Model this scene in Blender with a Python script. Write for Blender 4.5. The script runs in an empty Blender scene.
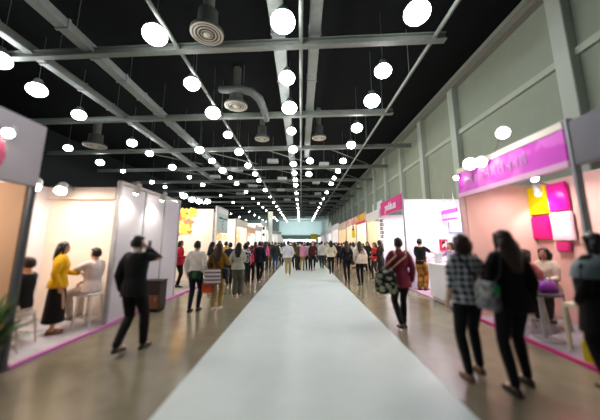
import bpy, bmesh, math, random
from mathutils import Vector, Matrix
random.seed(11)
SC = bpy.context.scene
COL = SC.collection
PI = math.pi

# ------------------------------------------------------------------ camera
FPX, TH, CAMZ = 270.0, 0.17, 1.6
VPX, VPY = 301.0, 242.0
PRX, PRY = VPX, VPY - FPX * math.tan(TH)

def ray(px, py):
    u, v = (px - PRX) / FPX, -(py - PRY) / FPX
    return Vector((u, math.cos(TH) - v * math.sin(TH), math.sin(TH) + v * math.cos(TH)))
def at_z(px, py, z=0.0):
    r = ray(px, py); t = (z - CAMZ) / r.z
    return Vector((r.x * t, r.y * t, z))
def at_x(px, py, x):
    r = ray(px, py); t = x / r.x
    return Vector((x, r.y * t, CAMZ + r.z * t))
def at_y(px, py, y):
    r = ray(px, py); t = y / r.y
    return Vector((r.x * t, y, CAMZ + r.z * t))

cam = bpy.data.cameras.new('camera'); camo = bpy.data.objects.new('camera', cam); COL.objects.link(camo)
cam.sensor_width = 36; cam.lens = FPX / 600 * 36
cam.shift_x = -(PRX - 300) / 600; cam.shift_y = (PRY - 210) / 600
camo.location = (0, 0, CAMZ); camo.rotation_euler = (PI / 2 + TH, 0, 0)
cam.clip_end = 400
cam.dof.use_dof = True; cam.dof.focus_distance = 14.0; cam.dof.aperture_fstop = 0.0162 / 0.066
SC.camera = camo

# ------------------------------------------------------------------ materials
def lin(c):
    if isinstance(c, str):
        c = tuple(int(c[i:i + 2], 16) / 255 for i in (0, 2, 4))
    return tuple((x / 12.92 if x <= .04045 else ((x + .055) / 1.055) ** 2.4) for x in c) + (1,)

MATS = {}
def mat(hexc, rough=.6, kind='plain', spec=.3, metal=0.0, emit=0, scale=8, hex2=None, alpha=None):
    key = (hexc, rough, kind, spec, metal, emit, scale, hex2)
    if key in MATS: return MATS[key]
    m = bpy.data.materials.new('%s_%s' % (kind, hexc)); m.use_nodes = True
    nt = m.node_tree; N, L = nt.nodes, nt.links
    b = N['Principled BSDF']
    b.inputs['Base Color'].default_value = lin(hexc); b.inputs['Roughness'].default_value = rough
    b.inputs['Specular IOR Level'].default_value = spec; b.inputs['Metallic'].default_value = metal
    if emit:
        b.inputs['Emission Color'].default_value = lin(hexc); b.inputs['Emission Strength'].default_value = emit
    tc = N.new('ShaderNodeTexCoord')
    def noise(sc, det=4):
        n = N.new('ShaderNodeTexNoise'); n.inputs['Scale'].default_value = sc; n.inputs['Detail'].default_value = det
        L.new(tc.outputs['Object'], n.inputs['Vector']); return n
    def ramp(fac, c1, c2, p1=.3, p2=.7, const=False):
        r = N.new('ShaderNodeValToRGB'); L.new(fac, r.inputs[0])
        r.color_ramp.elements[0].color = c1; r.color_ramp.elements[1].color = c2
        r.color_ramp.elements[0].position = p1; r.color_ramp.elements[1].position = p2
        if const: r.color_ramp.interpolation = 'CONSTANT'
        return r
    c = lin(hexc)
    def dark(f): return (c[0] * f, c[1] * f, c[2] * f, 1)
    if kind in ('plain', 'wall', 'cloth', 'skin', 'hair', 'metal', 'leaf') and not emit:
        sc = {'plain': 3, 'wall': 1.2, 'cloth': 9, 'skin': 14, 'hair': 40, 'metal': 5, 'leaf': 12}[kind]
        am = {'plain': .94, 'wall': .93, 'cloth': .78, 'skin': .9, 'hair': .6, 'metal': .8, 'leaf': .5}[kind]
        n = noise(sc); r = ramp(n.outputs['Fac'], dark(am), c); L.new(r.outputs[0], b.inputs['Base Color'])
        if kind in ('cloth', 'hair', 'leaf'):
            bp = N.new('ShaderNodeBump'); bp.inputs['Strength'].default_value = .35; bp.inputs['Distance'].default_value = .02
            n2 = noise(14 if kind == 'cloth' else 60)
            L.new(n2.outputs['Fac'], bp.inputs['Height']); L.new(bp.outputs[0], b.inputs['Normal'])
    elif kind in ('mix', 'mixd'):       # blotchy print of two colours
        n = noise(scale, 2); r = ramp(n.outputs['Fac'], c, lin(hex2), *((.47, .53) if kind == 'mix' else (.54, .57))); L.new(r.outputs[0], b.inputs['Base Color'])
    elif kind in ('plaid', 'stripe', 'vstripe'):
        sx = N.new('ShaderNodeSeparateXYZ'); L.new(tc.outputs['Object'], sx.inputs[0])
        def sq(out, f):
            a = N.new('ShaderNodeMath'); a.operation = 'MULTIPLY'; a.inputs[1].default_value = f; L.new(out, a.inputs[0])
            s = N.new('ShaderNodeMath'); s.operation = 'SINE'; L.new(a.outputs[0], s.inputs[0])
            g = N.new('ShaderNodeMath'); g.operation = 'GREATER_THAN'; g.inputs[1].default_value = 0; L.new(s.outputs[0], g.inputs[0]); return g
        if kind == 'plaid':
            a, d = sq(sx.outputs[0], 2 * PI * scale), sq(sx.outputs[2], 2 * PI * scale)
            s = N.new('ShaderNodeMath'); s.operation = 'ADD'; L.new(a.outputs[0], s.inputs[0]); L.new(d.outputs[0], s.inputs[1])
            h = N.new('ShaderNodeMath'); h.operation = 'MULTIPLY'; h.inputs[1].default_value = .5; L.new(s.outputs[0], h.inputs[0])
            r = ramp(h.outputs[0], c, lin(hex2), 0, 1)
        else:
            g = sq(sx.outputs[2 if kind == 'stripe' else 0], 2 * PI * scale)
            r = ramp(g.outputs[0], c, lin(hex2), 0, 1)
        L.new(r.outputs[0], b.inputs['Base Color'])
    elif kind == 'concrete':
        n = noise(.35, 6); r = ramp(n.outputs['Fac'], dark(.72), c, .3, .72)
        n2 = noise(3.5, 8); mx = N.new('ShaderNodeMix'); mx.data_type = 'RGBA'; mx.blend_type = 'MULTIPLY'
        mx.inputs[0].default_value = .5
        r2 = ramp(n2.outputs['Fac'], (.72, .7, .66, 1), (1, 1, 1, 1), .35, .65)
        L.new(r.outputs[0], mx.inputs[6]); L.new(r2.outputs[0], mx.inputs[7]); L.new(mx.outputs[2], b.inputs['Base Color'])
        n3 = noise(1.6, 5); mr = N.new('ShaderNodeMapRange'); mr.inputs[3].default_value = rough * .75; mr.inputs[4].default_value = rough * 1.5
        L.new(n3.outputs['Fac'], mr.inputs[0]); L.new(mr.outputs[0], b.inputs['Roughness'])
    MATS[key] = m
    return m

M_dark = lambda: mat('0c0e0e', .8, 'plain', .1)
GREY_STEEL = mat('8f9690', .55, 'metal', .3)

# ------------------------------------------------------------------ geometry
class Geo:
    def __init__(s): s.v, s.f = [], []
    def add(s, vs, fs):
        o = len(s.v); s.v += [tuple(p) for p in vs]; s.f += [tuple(i + o for i in f) for f in fs]; return s
    def box(s, x0, x1, y0, y1, z0, z1, M=None):
        vs = [Vector((x, y, z)) for x in (x0, x1) for y in (y0, y1) for z in (z0, z1)]
        if M: vs = [M @ p for p in vs]
        return s.add(vs, [(0, 1, 3, 2), (4, 6, 7, 5), (0, 4, 5, 1), (2, 3, 7, 6), (0, 2, 6, 4), (1, 5, 7, 3)])
    def loft(s, rings, caps=True):
        n = len(rings[0]); vs = [p for r in rings for p in r]; fs = []
        for i in range(len(rings) - 1):
            for j in range(n):
                a, b = i * n + j, i * n + (j + 1) % n
                fs.append((a, b, b + n, a + n))
        if caps:
            fs.append(tuple(range(n - 1, -1, -1))); k = (len(rings) - 1) * n; fs.append(tuple(range(k, k + n)))
        return s.add(vs, fs)
    def rings(s, spec, n=16, caps=True, p=1.0):   # spec: (z,cx,cy,rx,ry)
        R = []
        for z, cx, cy, rx, ry in spec:
            rr = []
            for j in range(n):
                t = 2 * PI * j / n; c, q = math.cos(t), math.sin(t)
                rr.append((cx + rx * math.copysign(abs(c) ** p, c), cy + ry * math.copysign(abs(q) ** p, q), z))
            R.append(rr)
        return s.loft(R, caps)
    def tube(s, pts, rad, n=10, round_ends=True, flat=None):
        pts = [Vector(p) for p in pts]
        if not isinstance(rad, (list, tuple)): rad = [rad] * len(pts)
        rad = list(rad)
        if round_ends:
            d0 = (pts[0] - pts[1]).normalized(); d1 = (pts[-1] - pts[-2]).normalized()
            r0, r1 = rad[0], rad[-1]
            pts = [pts[0] + d0 * r0 * .95, pts[0] + d0 * r0 * .6] + pts + [pts[-1] + d1 * r1 * .6, pts[-1] + d1 * r1 * .95]
            rad = [r0 * .3, r0 * .8] + rad + [r1 * .8, r1 * .3]
        R = []; up = None
        for i, p in enumerate(pts):
            a = pts[max(i - 1, 0)]; b = pts[min(i + 1, len(pts) - 1)]
            d = (b - a)
            d = d.normalized() if d.length > 1e-9 else Vector((0, 0, 1))
            if up is None:
                up = d.orthogonal().normalized() if flat is None else Vector(flat)
            x = (up - d * up.dot(d))
            x = x.normalized() if x.length > 1e-6 else d.orthogonal().normalized()
            up = x; y = d.cross(x); k = .3 if flat is not None else 1
            R.append([p + x * (math.cos(2 * PI * j / n) * rad[i] * k) + y * (math.sin(2 * PI * j / n) * rad[i]) for j in range(n)])
        return s.loft(R)
    def ball(s, c, r, nu=14, nv=9, M=None, fn=None):
        c = Vector(c); r = (r, r, r) if not isinstance(r, (tuple, list)) else r
        vs = []
        for i in range(nv + 1):
            ph = PI * i / nv
            ph = min(max(ph, .02), PI - .02)
            for j in range(nu):
                t = 2 * PI * j / nu
                p = Vector((r[0] * math.sin(ph) * math.cos(t), r[1] * math.sin(ph) * math.sin(t), r[2] * math.cos(ph)))
                if fn: p = fn(p)
                if M: p = M @ p
                vs.append(c + p)
        fs = []
        for i in range(nv):
            for j in range(nu):
                a, b = i * nu + j, i * nu + (j + 1) % nu
                fs.append((a, a + nu, b + nu, b))
        fs.append(tuple(range(nu))); k = nv * nu; fs.append(tuple(range(k + nu - 1, k - 1, -1)))
        return s.add(vs, fs)
    def mesh(s, name, smooth=False, bevel=0):
        me = bpy.data.meshes.new(name); me.from_pydata(s.v, [], s.f); me.update()
        bm = bmesh.new(); bm.from_mesh(me); bmesh.ops.recalc_face_normals(bm, faces=bm.faces)
        if bevel:
            bmesh.ops.bevel(bm, geom=list(bm.edges), offset=bevel, segments=2, affect='EDGES', clamp_overlap=True)
        bm.to_mesh(me); bm.free()
        if smooth: me.shade_smooth()
        return me
    def xf(s, M):
        s.v = [tuple(M @ Vector(p)) for p in s.v]; return s

def remesh(g, voxel, it=5, fac=.5):
    me = g.mesh('tmp'); o = bpy.data.objects.new('tmp', me); COL.objects.link(o)
    m = o.modifiers.new('r', 'REMESH'); m.mode = 'VOXEL'; m.voxel_size = voxel
    if it:
        k = o.modifiers.new('s', 'SMOOTH'); k.iterations = it; k.factor = fac
    dg = bpy.context.evaluated_depsgraph_get(); dg.update()
    res = bpy.data.meshes.new_from_object(o.evaluated_get(dg))
    bpy.data.objects.remove(o); bpy.data.meshes.remove(me)
    res.shade_smooth()
    return res

def link(name, me, m=None, parent=None, loc=None):
    o = bpy.data.objects.new(name, me); COL.objects.link(o)
    if parent: o.parent = parent
    if loc is not None: o.location = loc
    if m is not None:
        if len(me.materials) == 0: me.materials.append(m)
        o.material_slots[0].link = 'OBJECT'; o.material_slots[0].material = m
    return o
def obj(name, g, m, parent=None, smooth=False, bevel=0, loc=None):
    return link(name, g.mesh(name, smooth, bevel), m, parent, loc)
def thing(name, label, cat, loc=(0, 0, 0), rz=0, group=None, scale=1):
    o = bpy.data.objects.new(name, None); COL.objects.link(o); o.empty_display_size = .1
    o.location = loc; o.rotation_euler = (0, 0, rz); o.scale = (scale,) * 3
    o['label'] = label; o['category'] = cat
    if group: o['group'] = group
    return o
def tag(o, label, cat, group=None):
    o['label'] = label; o['category'] = cat
    if group: o['group'] = group
    return o
def struct(name, g, m, **k):
    o = obj(name, g, m, **k); o['kind'] = 'structure'; return o
def dup(root, label=None):
    r = root.copy(); COL.objects.link(r)
    if label: r['label'] = label
    for ch in list(root.children):
        c = ch.copy(); COL.objects.link(c); c.parent = r
        for g in list(ch.children):
            d = g.copy(); COL.objects.link(d); d.parent = c
    return r
def text_mesh(body, size, extrude=.004, shear=0, bold=.0):
    cu = bpy.data.curves.new('t', 'FONT'); cu.body = body; cu.size = size; cu.extrude = extrude; cu.shear = shear
    cu.align_x = 'CENTER'; cu.align_y = 'CENTER'; cu.offset = bold
    o = bpy.data.objects.new('t', cu); COL.objects.link(o)
    dg = bpy.context.evaluated_depsgraph_get(); dg.update()
    me = bpy.data.meshes.new_from_object(o.evaluated_get(dg)); bpy.data.objects.remove(o); bpy.data.curves.remove(cu)
    return me

ORD = ['nearest', 'second', 'third', 'fourth', 'fifth', 'sixth', 'seventh', 'eighth', 'ninth', 'tenth', 'eleventh', 'twelfth',
       'thirteenth', 'fourteenth', 'fifteenth', 'sixteenth']
def nth(i): return ORD[i]

# ------------------------------------------------------------------ the hall
XR, XL, YB, ZC = 9.0, -22.0, 100.0, 11.3
struct('floor', Geo().box(XL, XR + .3, -6, YB, -.2, 0), mat('8f8770', .18, 'concrete', .5))
struct('ceiling', Geo().box(XL, XR + .3, -6, YB, ZC, ZC + .2), mat('0b0d0e', .9, 'plain', .1))
struct('wall_right', Geo().box(XR, XR + .3, -6, YB, 0, ZC), mat('8c9686', .7, 'wall', .2))
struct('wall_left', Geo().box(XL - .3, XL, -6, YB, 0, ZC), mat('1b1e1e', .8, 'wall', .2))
struct('wall_back', Geo().box(XL, XR + .3, YB, YB + .3, 0, ZC), mat('8fa3a3', .7, 'wall', .2))
tn = [0]
def trim(g, m, **k):
    tn[0] += 1; return struct('trim_%d' % tn[0], g, m, **k)
# right wall: top beam, ledge, columns
trim(Geo().box(XR - .35, XR, -5, YB, 10.35, 10.7), mat('77786f', .7, 'wall'))
trim(Geo().box(XR - .14, XR, -5, YB, 7.55, 7.8), mat('a2ab9c', .7, 'wall'))
WALLC = mat('aab4a8', .6, 'wall')
for i, y in enumerate([3.6, 8.1, 14.6, 18.8, 23, 27.4, 31.8, 36.4, 41, 46, 51, 56, 61, 66, 72, 78, 84, 90, 96]):
    g = Geo().box(XR - .32, XR, y - .27, y + .27, 0, 10.5)
    trim(g, WALLC, bevel=.02)
# back wall: paler screen wall, pilasters, roller door
trim(Geo().box(-8.0, 7.6, YB - .2, YB, 4.2, 9.2), mat('b8cccc', .7, 'wall'))
trim(Geo().box(-11, -8.2, YB - .5, YB, 0, ZC), mat('5d6d6d', .7, 'wall'))
g = Geo().box(-9, 8, YB - .25, YB - .05, 0, 4.0)
for k in range(9): g.box(-9, 8, YB - .3, YB - .25, .3 + k * .4, .36 + k * .4)
struct('door_1', g, mat('34463f', .6, 'plain'))
# aisle carpet
CX0, CX1 = -1.38, 1.62
o = obj('aisle_carpet', Geo().box(CX0, CX1, -4, 70, 0, .006), mat('d2dedb', .34, 'plain', .4))
tag(o, 'long pale grey-white aisle carpet running down the middle of the floor', 'carpet')

# cross beams, long pipes
BEAM = mat('6c726b', .5, 'metal', .3)
for i in range(15):
    y = 9.1 + i * 5.75
    z = 8.85
    M = Matrix.Translation((0, y, 0)) @ Matrix.Rotation(-.06, 4, 'Z')
    g = Geo(); x1 = 5.3 if i < 2 else 8.6
    g.box(-21.5, x1, -.05, .05, z + .10, z + .14, M).box(-21.5, x1, -.13, .13, z, z + .035, M).box(-21.5, x1, -.025, .025, z + .02, z + .28, M).box(-21.5, x1, -.13, .13, z + .26, z + .30, M)
    trim(g, BEAM)
for x in (-4.72, -.0, 4.85):
    g = Geo().tube([(x, 2, 8.95), (x, 98, 8.95)], .075, 10)
    for k in range(24): g.tube([(x, 3 + k * 4, 8.95), (x, 3 + k * 4, ZC)], .02, 6)
    trim(g, BEAM, smooth=True)
# diagonal braces among the far beams
for i in range(2, 14):
    y = 9.1 + i * 5.75
    g = Geo()
    for x in (-14, -8.5, -3, 2.4):
        g.tube([(x, y + .3, 9.0), (x + 4.2, y + 5.2, 9.2)], .05, 6)
    trim(g, BEAM)

# long air ducts
DUCT = mat('7d8480', .5, 'metal', .35)
def duct(x, z, w, h, y0, y1, seg, label):
    t = thing('air_duct', label, 'duct', (x, y0, z))
    g = Geo(); L = y1 - y0
    n = int(L / seg)
    g.box(-w / 2, w / 2, 0, n * seg, 0, h)
    obj('duct_body', g, DUCT, t, bevel=.015)
    f = Geo().box(-w / 2 - .03, w / 2 + .03, -.05, .05, -.03, h + .03).mesh('flange')
    for k in range(n + 1): link('flange', f, mat('80878a', .5, 'metal'), t, (0, k * seg - .025, 0))
    hg = Geo().tube([(0, .5, h - .02), (0, .5, ZC - z)], .015, 5).mesh('hanger')
    for k in range(0, n, 2): link('hanger', hg, mat('55595a', .5, 'metal'), t, (0, k * seg, 0))
    return t
duct(-8.4, 9.0, .42, .34, 2.0, 30, 1.6, 'long pale segmented ceiling duct crossing the upper left, nearer the middle')
duct(-10.9, 9.05, .36, .34, 2.4, 34, 2.0, 'long pale ceiling duct left of all, outermost on the upper left')
duct(.52, 9.3, .42, .34, 3.0, 24, 3.0, 'straight grey duct hanging above the carpet, right of the middle light row')
duct(-.86, 9.3, .5, .2, 3.0, 60, 3.0, 'dim grey cable tray above the middle row of lights')

# drum diffusers
def diffuser(x, y, z, r, label):
    t = thing('air_diffuser', label, 'diffuser', (x, y, z))
    g = Geo().rings([(0, 0, 0, r * .45, r * .45), (.02, 0, 0, r, r), (.09, 0, 0, r * 1.02, r * 1.02), (.3, 0, 0, r * .62, r * .62), (.9, 0, 0, r * .6, r * .6)], 28)
    obj('drum', g, mat('4a4d48', .5, 'metal'), t, smooth=False)
    f = Geo()
    for q in (1.0, .8, .58, .36):
        f.rings([(-.02, 0, 0, r * q, r * q), (-.05, 0, 0, r * q * .93, r * q * .93), (-.02, 0, 0, r * q * .86, r * q * .86)], 28, caps=False)
    f.rings([(-.06, 0, 0, r * .2, r * .2), (-.02, 0, 0, r * .25, r * .25)], 20)
    obj('dish', f, mat('b9b5a8', .5, 'metal'), t, smooth=True)
    n = Geo().tube([(0, 0, .9), (0, 0, ZC - z)], r * .35, 14)
    obj('neck', n, mat('6a6d66', .5, 'metal'), t, smooth=True)
    return t
p = at_z(207, 34, 9.0); diffuser(p.x, p.y, 9.0, .58, 'large unlit round ceiling diffuser with pale dish at the top of the picture')
p = at_z(236, 106, 9.0); diffuser(p.x, p.y, 9.0, .62, 'round ceiling diffuser with pale rim beside the bent duct')
p = at_z(262, 139, 8.7); diffuser(p.x, p.y, 8.7, .5, 'small pale ceiling diffuser under the end of the bent duct')
p = at_z(319, 138, 9.0); diffuser(p.x, p.y, 9.0, .5, 'small pale round diffuser right of the middle light row')
p = at_z(95, 146, 9.0); diffuser(p.x, p.y, 9.0, .8, 'dim greenish round diffuser among the upper left lights')
p = at_z(243, 98, 9.3)
t = thing('bent_duct', 'pale elbow duct bending down between the left and middle light rows', 'duct', p)
obj('elbow', Geo().tube([(-1.2, 0, .5), (-.1, 0, .5), (.45, .1, .42), (.85, .3, .1), (1.05, .9, -.25), (1.1, 1.5, -.5)], [.20, .23, .24, .23, .2, .18], 16), mat('5f6561', .6, 'metal'), t, smooth=True)
obj('hanger', Geo().tube([(0, 0, .7), (0, 0, ZC - 9.3)], .03, 6), mat('55595a', .5, 'metal'), t)
k = 0
for (x, y, w) in [(-2.6, 24, 1.0), (2.2, 25, .9), (-2.2, 31, 1.1), (1.9, 33, .9), (-2.9, 38, 1.1), (2.6, 41, 1.), (-6.6, 27, 1.1), (-6.4, 35, 1.2), (-9.8, 30, 1.1), (-2.4, 47, 1.2), (2.2, 51, 1.2), (-9.4, 41, 1.2)]:
    t = thing('vent_box', 'flat pale grey vent box hung among the far ceiling beams', 'vent', (x, y, 8.8), .05, 'far ceiling vent boxes')
    obj('box', Geo().box(-w / 2, w / 2, -.3, .3, 0, .3), mat('a7b0aa', .5, 'metal'), t, bevel=.03)
    g = Geo()
    for q in range(5): g.box(-w / 2 + .05, w / 2 - .05, -.25 + q * .1, -.2 + q * .1, -.03, 0)
    obj('louvre', g, mat('7c8582', .5, 'metal'), t)
    obj('hanger', Geo().tube([(0, 0, .3), (0, 0, ZC - 8.8)], .03, 6), mat('55595a', .5, 'metal'), t)

# ------------------------------------------------------------------ ceiling lights
LENS = mat('fbfdff', .5, 'lens', .3, emit=26)
HOUS = mat('5b5f60', .5, 'metal', .3)
LZ = 8.55
def make_light(loc, r, label, group):
    t = thing('ceiling_light', label, 'ceiling light', loc, group=group)
    if 'h' not in LC:
        LC['h'] = Geo().rings([(.20, 0, 0, .22, .22), (.24, 0, 0, .25, .25), (.34, 0, 0, .2, .2), (.5, 0, 0, .13, .13), (.52, 0, 0, .05, .05)], 20).mesh('housing')
        LC['l'] = Geo().ball((0, 0, 0), (.37, .37, .29), 20, 12).mesh('lens', True)
        LC['s'] = Geo().tube([(0, 0, .4), (0, 0, ZC - LZ)], .015, 5).mesh('stem')
    q = r / .38
    for nm, key, m in (('housing', 'h', HOUS), ('lens', 'l', LENS), ('stem', 's', HOUS)):
        o = link(nm, LC[key], m, t)
        if key != 's': o.scale = (q, q, q)
    return t
LC = {}
rows = [
  ('middle row over the carpet', [(283, 22), (287, 78), (289.5, 108), (291.5, 131), (293, 149.5), (293.5, 164), (294.5, 173)], 3.0),
  ('right-hand row', [(417, 13), (383, 71), (372, 101), (357, 128), (351, 145), (343, 161), (338, 171)], 3.0),
  ('left row beside the middle', [(155, 35), (192, 84), (213, 113), (228, 135), (239, 152), (248, 165.5), (255, 174)], 3.0),
  ('second left row', [(160, 159), (199.5, 150), (212, 161), (222.5, 170.5)], 3.0),
  ('third left row', [(37, 90), (79, 115), (132, 143), (149.5, 153.5)], 4.0),
  ('far left row', [(-1, 60), (68, 148), (100, 162.5), (123, 171), (152, 182), (165, 187)], 5.0)]
for name, pts, step in rows:
    P = [at_z(px, py, LZ) for px, py in pts]
    if name.startswith('second'): P = P[1:]
    idx = 0; xa = sum(p.x for p in P[-3:]) / 3; last = P[-1].y
    allp = [(p.x, p.y) for p in P]
    y = last + step
    while y < 94: allp.append((xa, y)); y += step if y < 30 else step * 1.9
    for i, (x, y) in enumerate(allp):
        r = (.4 if i % 2 == 0 else .35) * (1 if y < 16 else .82 if y < 26 else .62 if y < 40 else .42)
        if i < 12:
            lab = 'round white lit ceiling light, %s in the %s of lights' % (nth(i), name); grp = 'ceiling lights'
        else:
            lab = 'tiny distant round ceiling light near the far end of the hall'; grp = 'distant ceiling lights'
        make_light((x, y, LZ), r, lab, grp)
for i, (px, py) in enumerate([(310, 161), (309, 174)]):
    p = at_z(px, py, LZ); make_light(p, .3, 'small ceiling light just right of the middle row, %s' % ('nearer' if i == 0 else 'farther'), 'ceiling lights')
for i, (px, py, w) in enumerate([(90, 180, 'large pale'), (103, 184, 'small dim'), (177, 204, 'low bright'), (184, 196, 'round bright'), (192, 199.5, 'soft grey'), (199, 201.5, 'small round'), (207.5, 201.5, 'last small')]):
    p = at_z(px, py, LZ); make_light(p, .5, '%s ceiling light %s above the left booths' % (w, ['leftmost', 'next to leftmost', 'third', 'fourth', 'fifth', 'sixth', 'rightmost'][i]), 'ceiling lights')

# ------------------------------------------------------------------ booth helpers
def lamp(kind, loc, power, color=(1, .93, .82), size=.08, rot=None, spot=None):  # source only: spotlight beams, and added fill lights that have no fixture
    l = bpy.data.lights.new('spot_or_fill_light', kind); l.energy = power; l.color = color
    if kind in ('POINT', 'SPOT'): l.shadow_soft_size = size
    if kind == 'SPOT': l.spot_size = spot or 1.4; l.spot_blend = .6
    if kind == 'AREA': l.shape = 'DISK'; l.size = size
    o = bpy.data.objects.new('spot_or_fill_light', l); COL.objects.link(o); o.location = loc
    if rot is not None:
        o.rotation_euler = Vector(rot).to_track_quat('-Z', 'Y').to_euler()
    return o
SPOTL = mat('fff3e2', .5, 'lens', .3, emit=40)
def spotlight(loc, aim, label, r=.07, power=60, arm=None, group='booth spotlights', color=(1, .9, .76)):
    """small can spotlight on an arm; loc = lens centre"""
    loc = Vector(loc); d = Vector(aim).normalized()
    t = thing('spotlight', label, 'spotlight', loc, group=group)
    q = d.to_track_quat('-Z', 'Y').to_matrix().to_4x4()
    obj('can', Geo().rings([(0, 0, 0, r * 1.08, r * 1.08), (.06, 0, 0, r * 1.1, r * 1.1), (.2, 0, 0, r * .8, r * .8), (.22, 0, 0, r * .3, r * .3)], 16).xf(q), mat('c9c9c5', .4, 'metal'), t, smooth=False)
    obj('lens', Geo().rings([(-.03, 0, 0, r * .6, r * .6), (-.004, 0, 0, r * .98, r * .98)], 16).xf(q), SPOTL, t, smooth=True)
    if arm is not None:
        a = Vector(arm) - loc
        obj('arm', Geo().tube([-d * .18, -d * .2 + Vector((0, 0, .06)), a + Vector((0, 0, .03)), a], .012, 6), mat('8a8a88', .4, 'metal'), t)
    lamp('SPOT', loc + d * .06, power, color, .05, d, 1.9)
    return t
def panel(x0, x1, y0, y1, z0, z1): return Geo().box(min(x0, x1), max(x0, x1), min(y0, y1), max(y0, y1), z0, z1)
WHITE = mat('f0ecef', .5, 'wall', .3); CREAM = mat('f5e8d8', .5, 'wall', .3)
POST = mat('b9bcc0', .4, 'metal', .4)
STRIP = mat('d07cc0', .5, 'plain', .3)
STRIPR = mat('c0307c', .5, 'plain', .3)

# ------------------------------------------------------------------ left booths
# L0 : nearest, tan wall, sign, post
t = thing('exhibition_booth', 'nearest left booth with tan end wall and grey sign at the picture edge', 'booth', (-3.75, 3.7, 0))
obj('end_panel', panel(-2.2, -.06, -.03, .03, 0, 2.42), mat('d3a682', .6, 'wall'), t)
f = obj('sign_board', panel(-.05, .05, -2.6, .02, 2.36, 3.25), mat('b9b4ba', .5, 'wall'), t, bevel=.01)
g = Geo()
for k in range(14):
    a = 2 * PI * k / 14
    g.box(-.004, .004, -.12, .12, -.05, .05, Matrix.Translation((.055, -.74 + .16 * math.cos(a), 2.66 + .16 * math.sin(a))) @ Matrix.Rotation(a, 4, 'X'))
obj('emblem', g, mat('d05a7c', .5), f)
obj('corner_post', Geo().rings([(0, 0, 0, .04, .04), (3.25, 0, 0, .04, .04)], 12, p=.6), mat('55585c', .4, 'metal'), t)
obj('platform', panel(-2.4, 0, -3.2, .05, 0, .04), mat('8b8a90', .8, 'cloth'), t)
spotlight(at_x(8, 133, -3.62), (.5, -.6, -.6), 'warm lamp mounted on the grey sign at the left picture edge', .055, 6, at_x(8, 128, -3.7))
lamp('AREA', (-4.7, 2.4, 2.5), 34, (1, .86, .74), .5, (0, .55, -1))  # added unseen light, brightens the tan end panel
lamp('AREA', (-2.6, 2.2, 4.2), 14, (.95, .95, 1), .4, (-1, .5, -1.1))  # extra light put above the aisle to lift the grey sign face

# L1 + L2 : booth with side wall, aisle wall
t = thing('exhibition_booth', 'white left booth where the woman in the yellow jacket stands', 'booth', (-3.75, 3.75, 0))
obj('back_panel', panel(-1.7, -1.64, .05, 2.1, 0, 2.75), WHITE, t)
obj('end_panel', panel(-1.64, -.2, 2.02, 2.08, .04, 2.74), CREAM, t)
obj('header_beam', panel(-1.64, -.2, 1.9, 2.02, 2.5, 2.75), mat('e2d8cf', .5, 'wall'), t)
pl = obj('platform', panel(-1.7, .0, .08, 2.08, 0, .04), mat('b5b2b8', .85, 'cloth'), t)
obj('edge_strip', panel(-.0, .05, .0, 1.75, 0, .045), STRIP, pl)
t = thing('partition', 'tall white aisle wall panel behind the man in the black suit', 'partition', (-3.75, 5.5, 0))
for k in range(3):
    obj('wall_panel', panel(-.06, 0, .06 + k * .92, .96 + k * .92, .04, 2.78), mat('dcd8e2', .5, 'wall'), t)
for k in range(4):
    obj('post', panel(-.07, .02, .0 + k * .92, .05 + k * .92, .04, 2.8), POST, t)
obj('base_strip', panel(-.06, .05, 0, 6.0, 0, .045), STRIP, t)
obj('top_rail', panel(-.07, .02, 0, 2.81, 2.8, 2.86), mat('c9c4bd', .4, 'metal'), t)
spotlight(at_x(136, 193, -3.45), (-.5, .3, -.9), 'nearer spotlight washing the white aisle wall on the left', .06, 30, (-3.75, 5.9, 2.85))
spotlight(at_x(162, 200, -3.45), (-.5, .2, -.9), 'farther spotlight washing the white aisle wall on the left', .06, 30, (-3.75, 7.3, 2.85))
spotlight((-5.0, 4.95, 2.62), (.35, -.6, -.7), 'left one of two bright lamps over the yellow-jacket woman', .10, 14, (-5.39, 4.95, 2.7))
spotlight((-4.85, 5.35, 2.62), (.35, -.6, -.7), 'right one of two bright lamps over the yellow-jacket woman', .10, 14, (-4.85, 5.65, 2.7))
lamp('AREA', (-4.5, 4.8, 2.7), 38, (1, .88, .78), .6, (0, 0, -1))  # fixtureless light added to brighten the inside of this white booth

# small cabinet by the wall
t = thing('cabinet', 'small dark brown cabinet against the white aisle wall', 'cabinet', (-3.5, 6.75, 0), scale=.85)
obj('carcass', Geo().box(-.24, .24, -.2, .2, .06, .8), mat('3a2f2c', .5, 'plain'), t, bevel=.01)
obj('top', Geo().box(-.26, .26, -.22, .22, .8, .83), mat('2a2626', .4, 'plain'), t, bevel=.006)
d = obj('door', Geo().box(-.22, .22, -.22, -.2, .1, .45), mat('8a5a3a', .5, 'plain'), t)
obj('handle', Geo().tube([(.15, -.24, .3), (.15, -.24, .4)], .008, 6), POST, d)
obj('plinth', Geo().box(-.22, .22, -.18, .18, 0, .06), mat('1c1a1a', .6), t)

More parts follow.
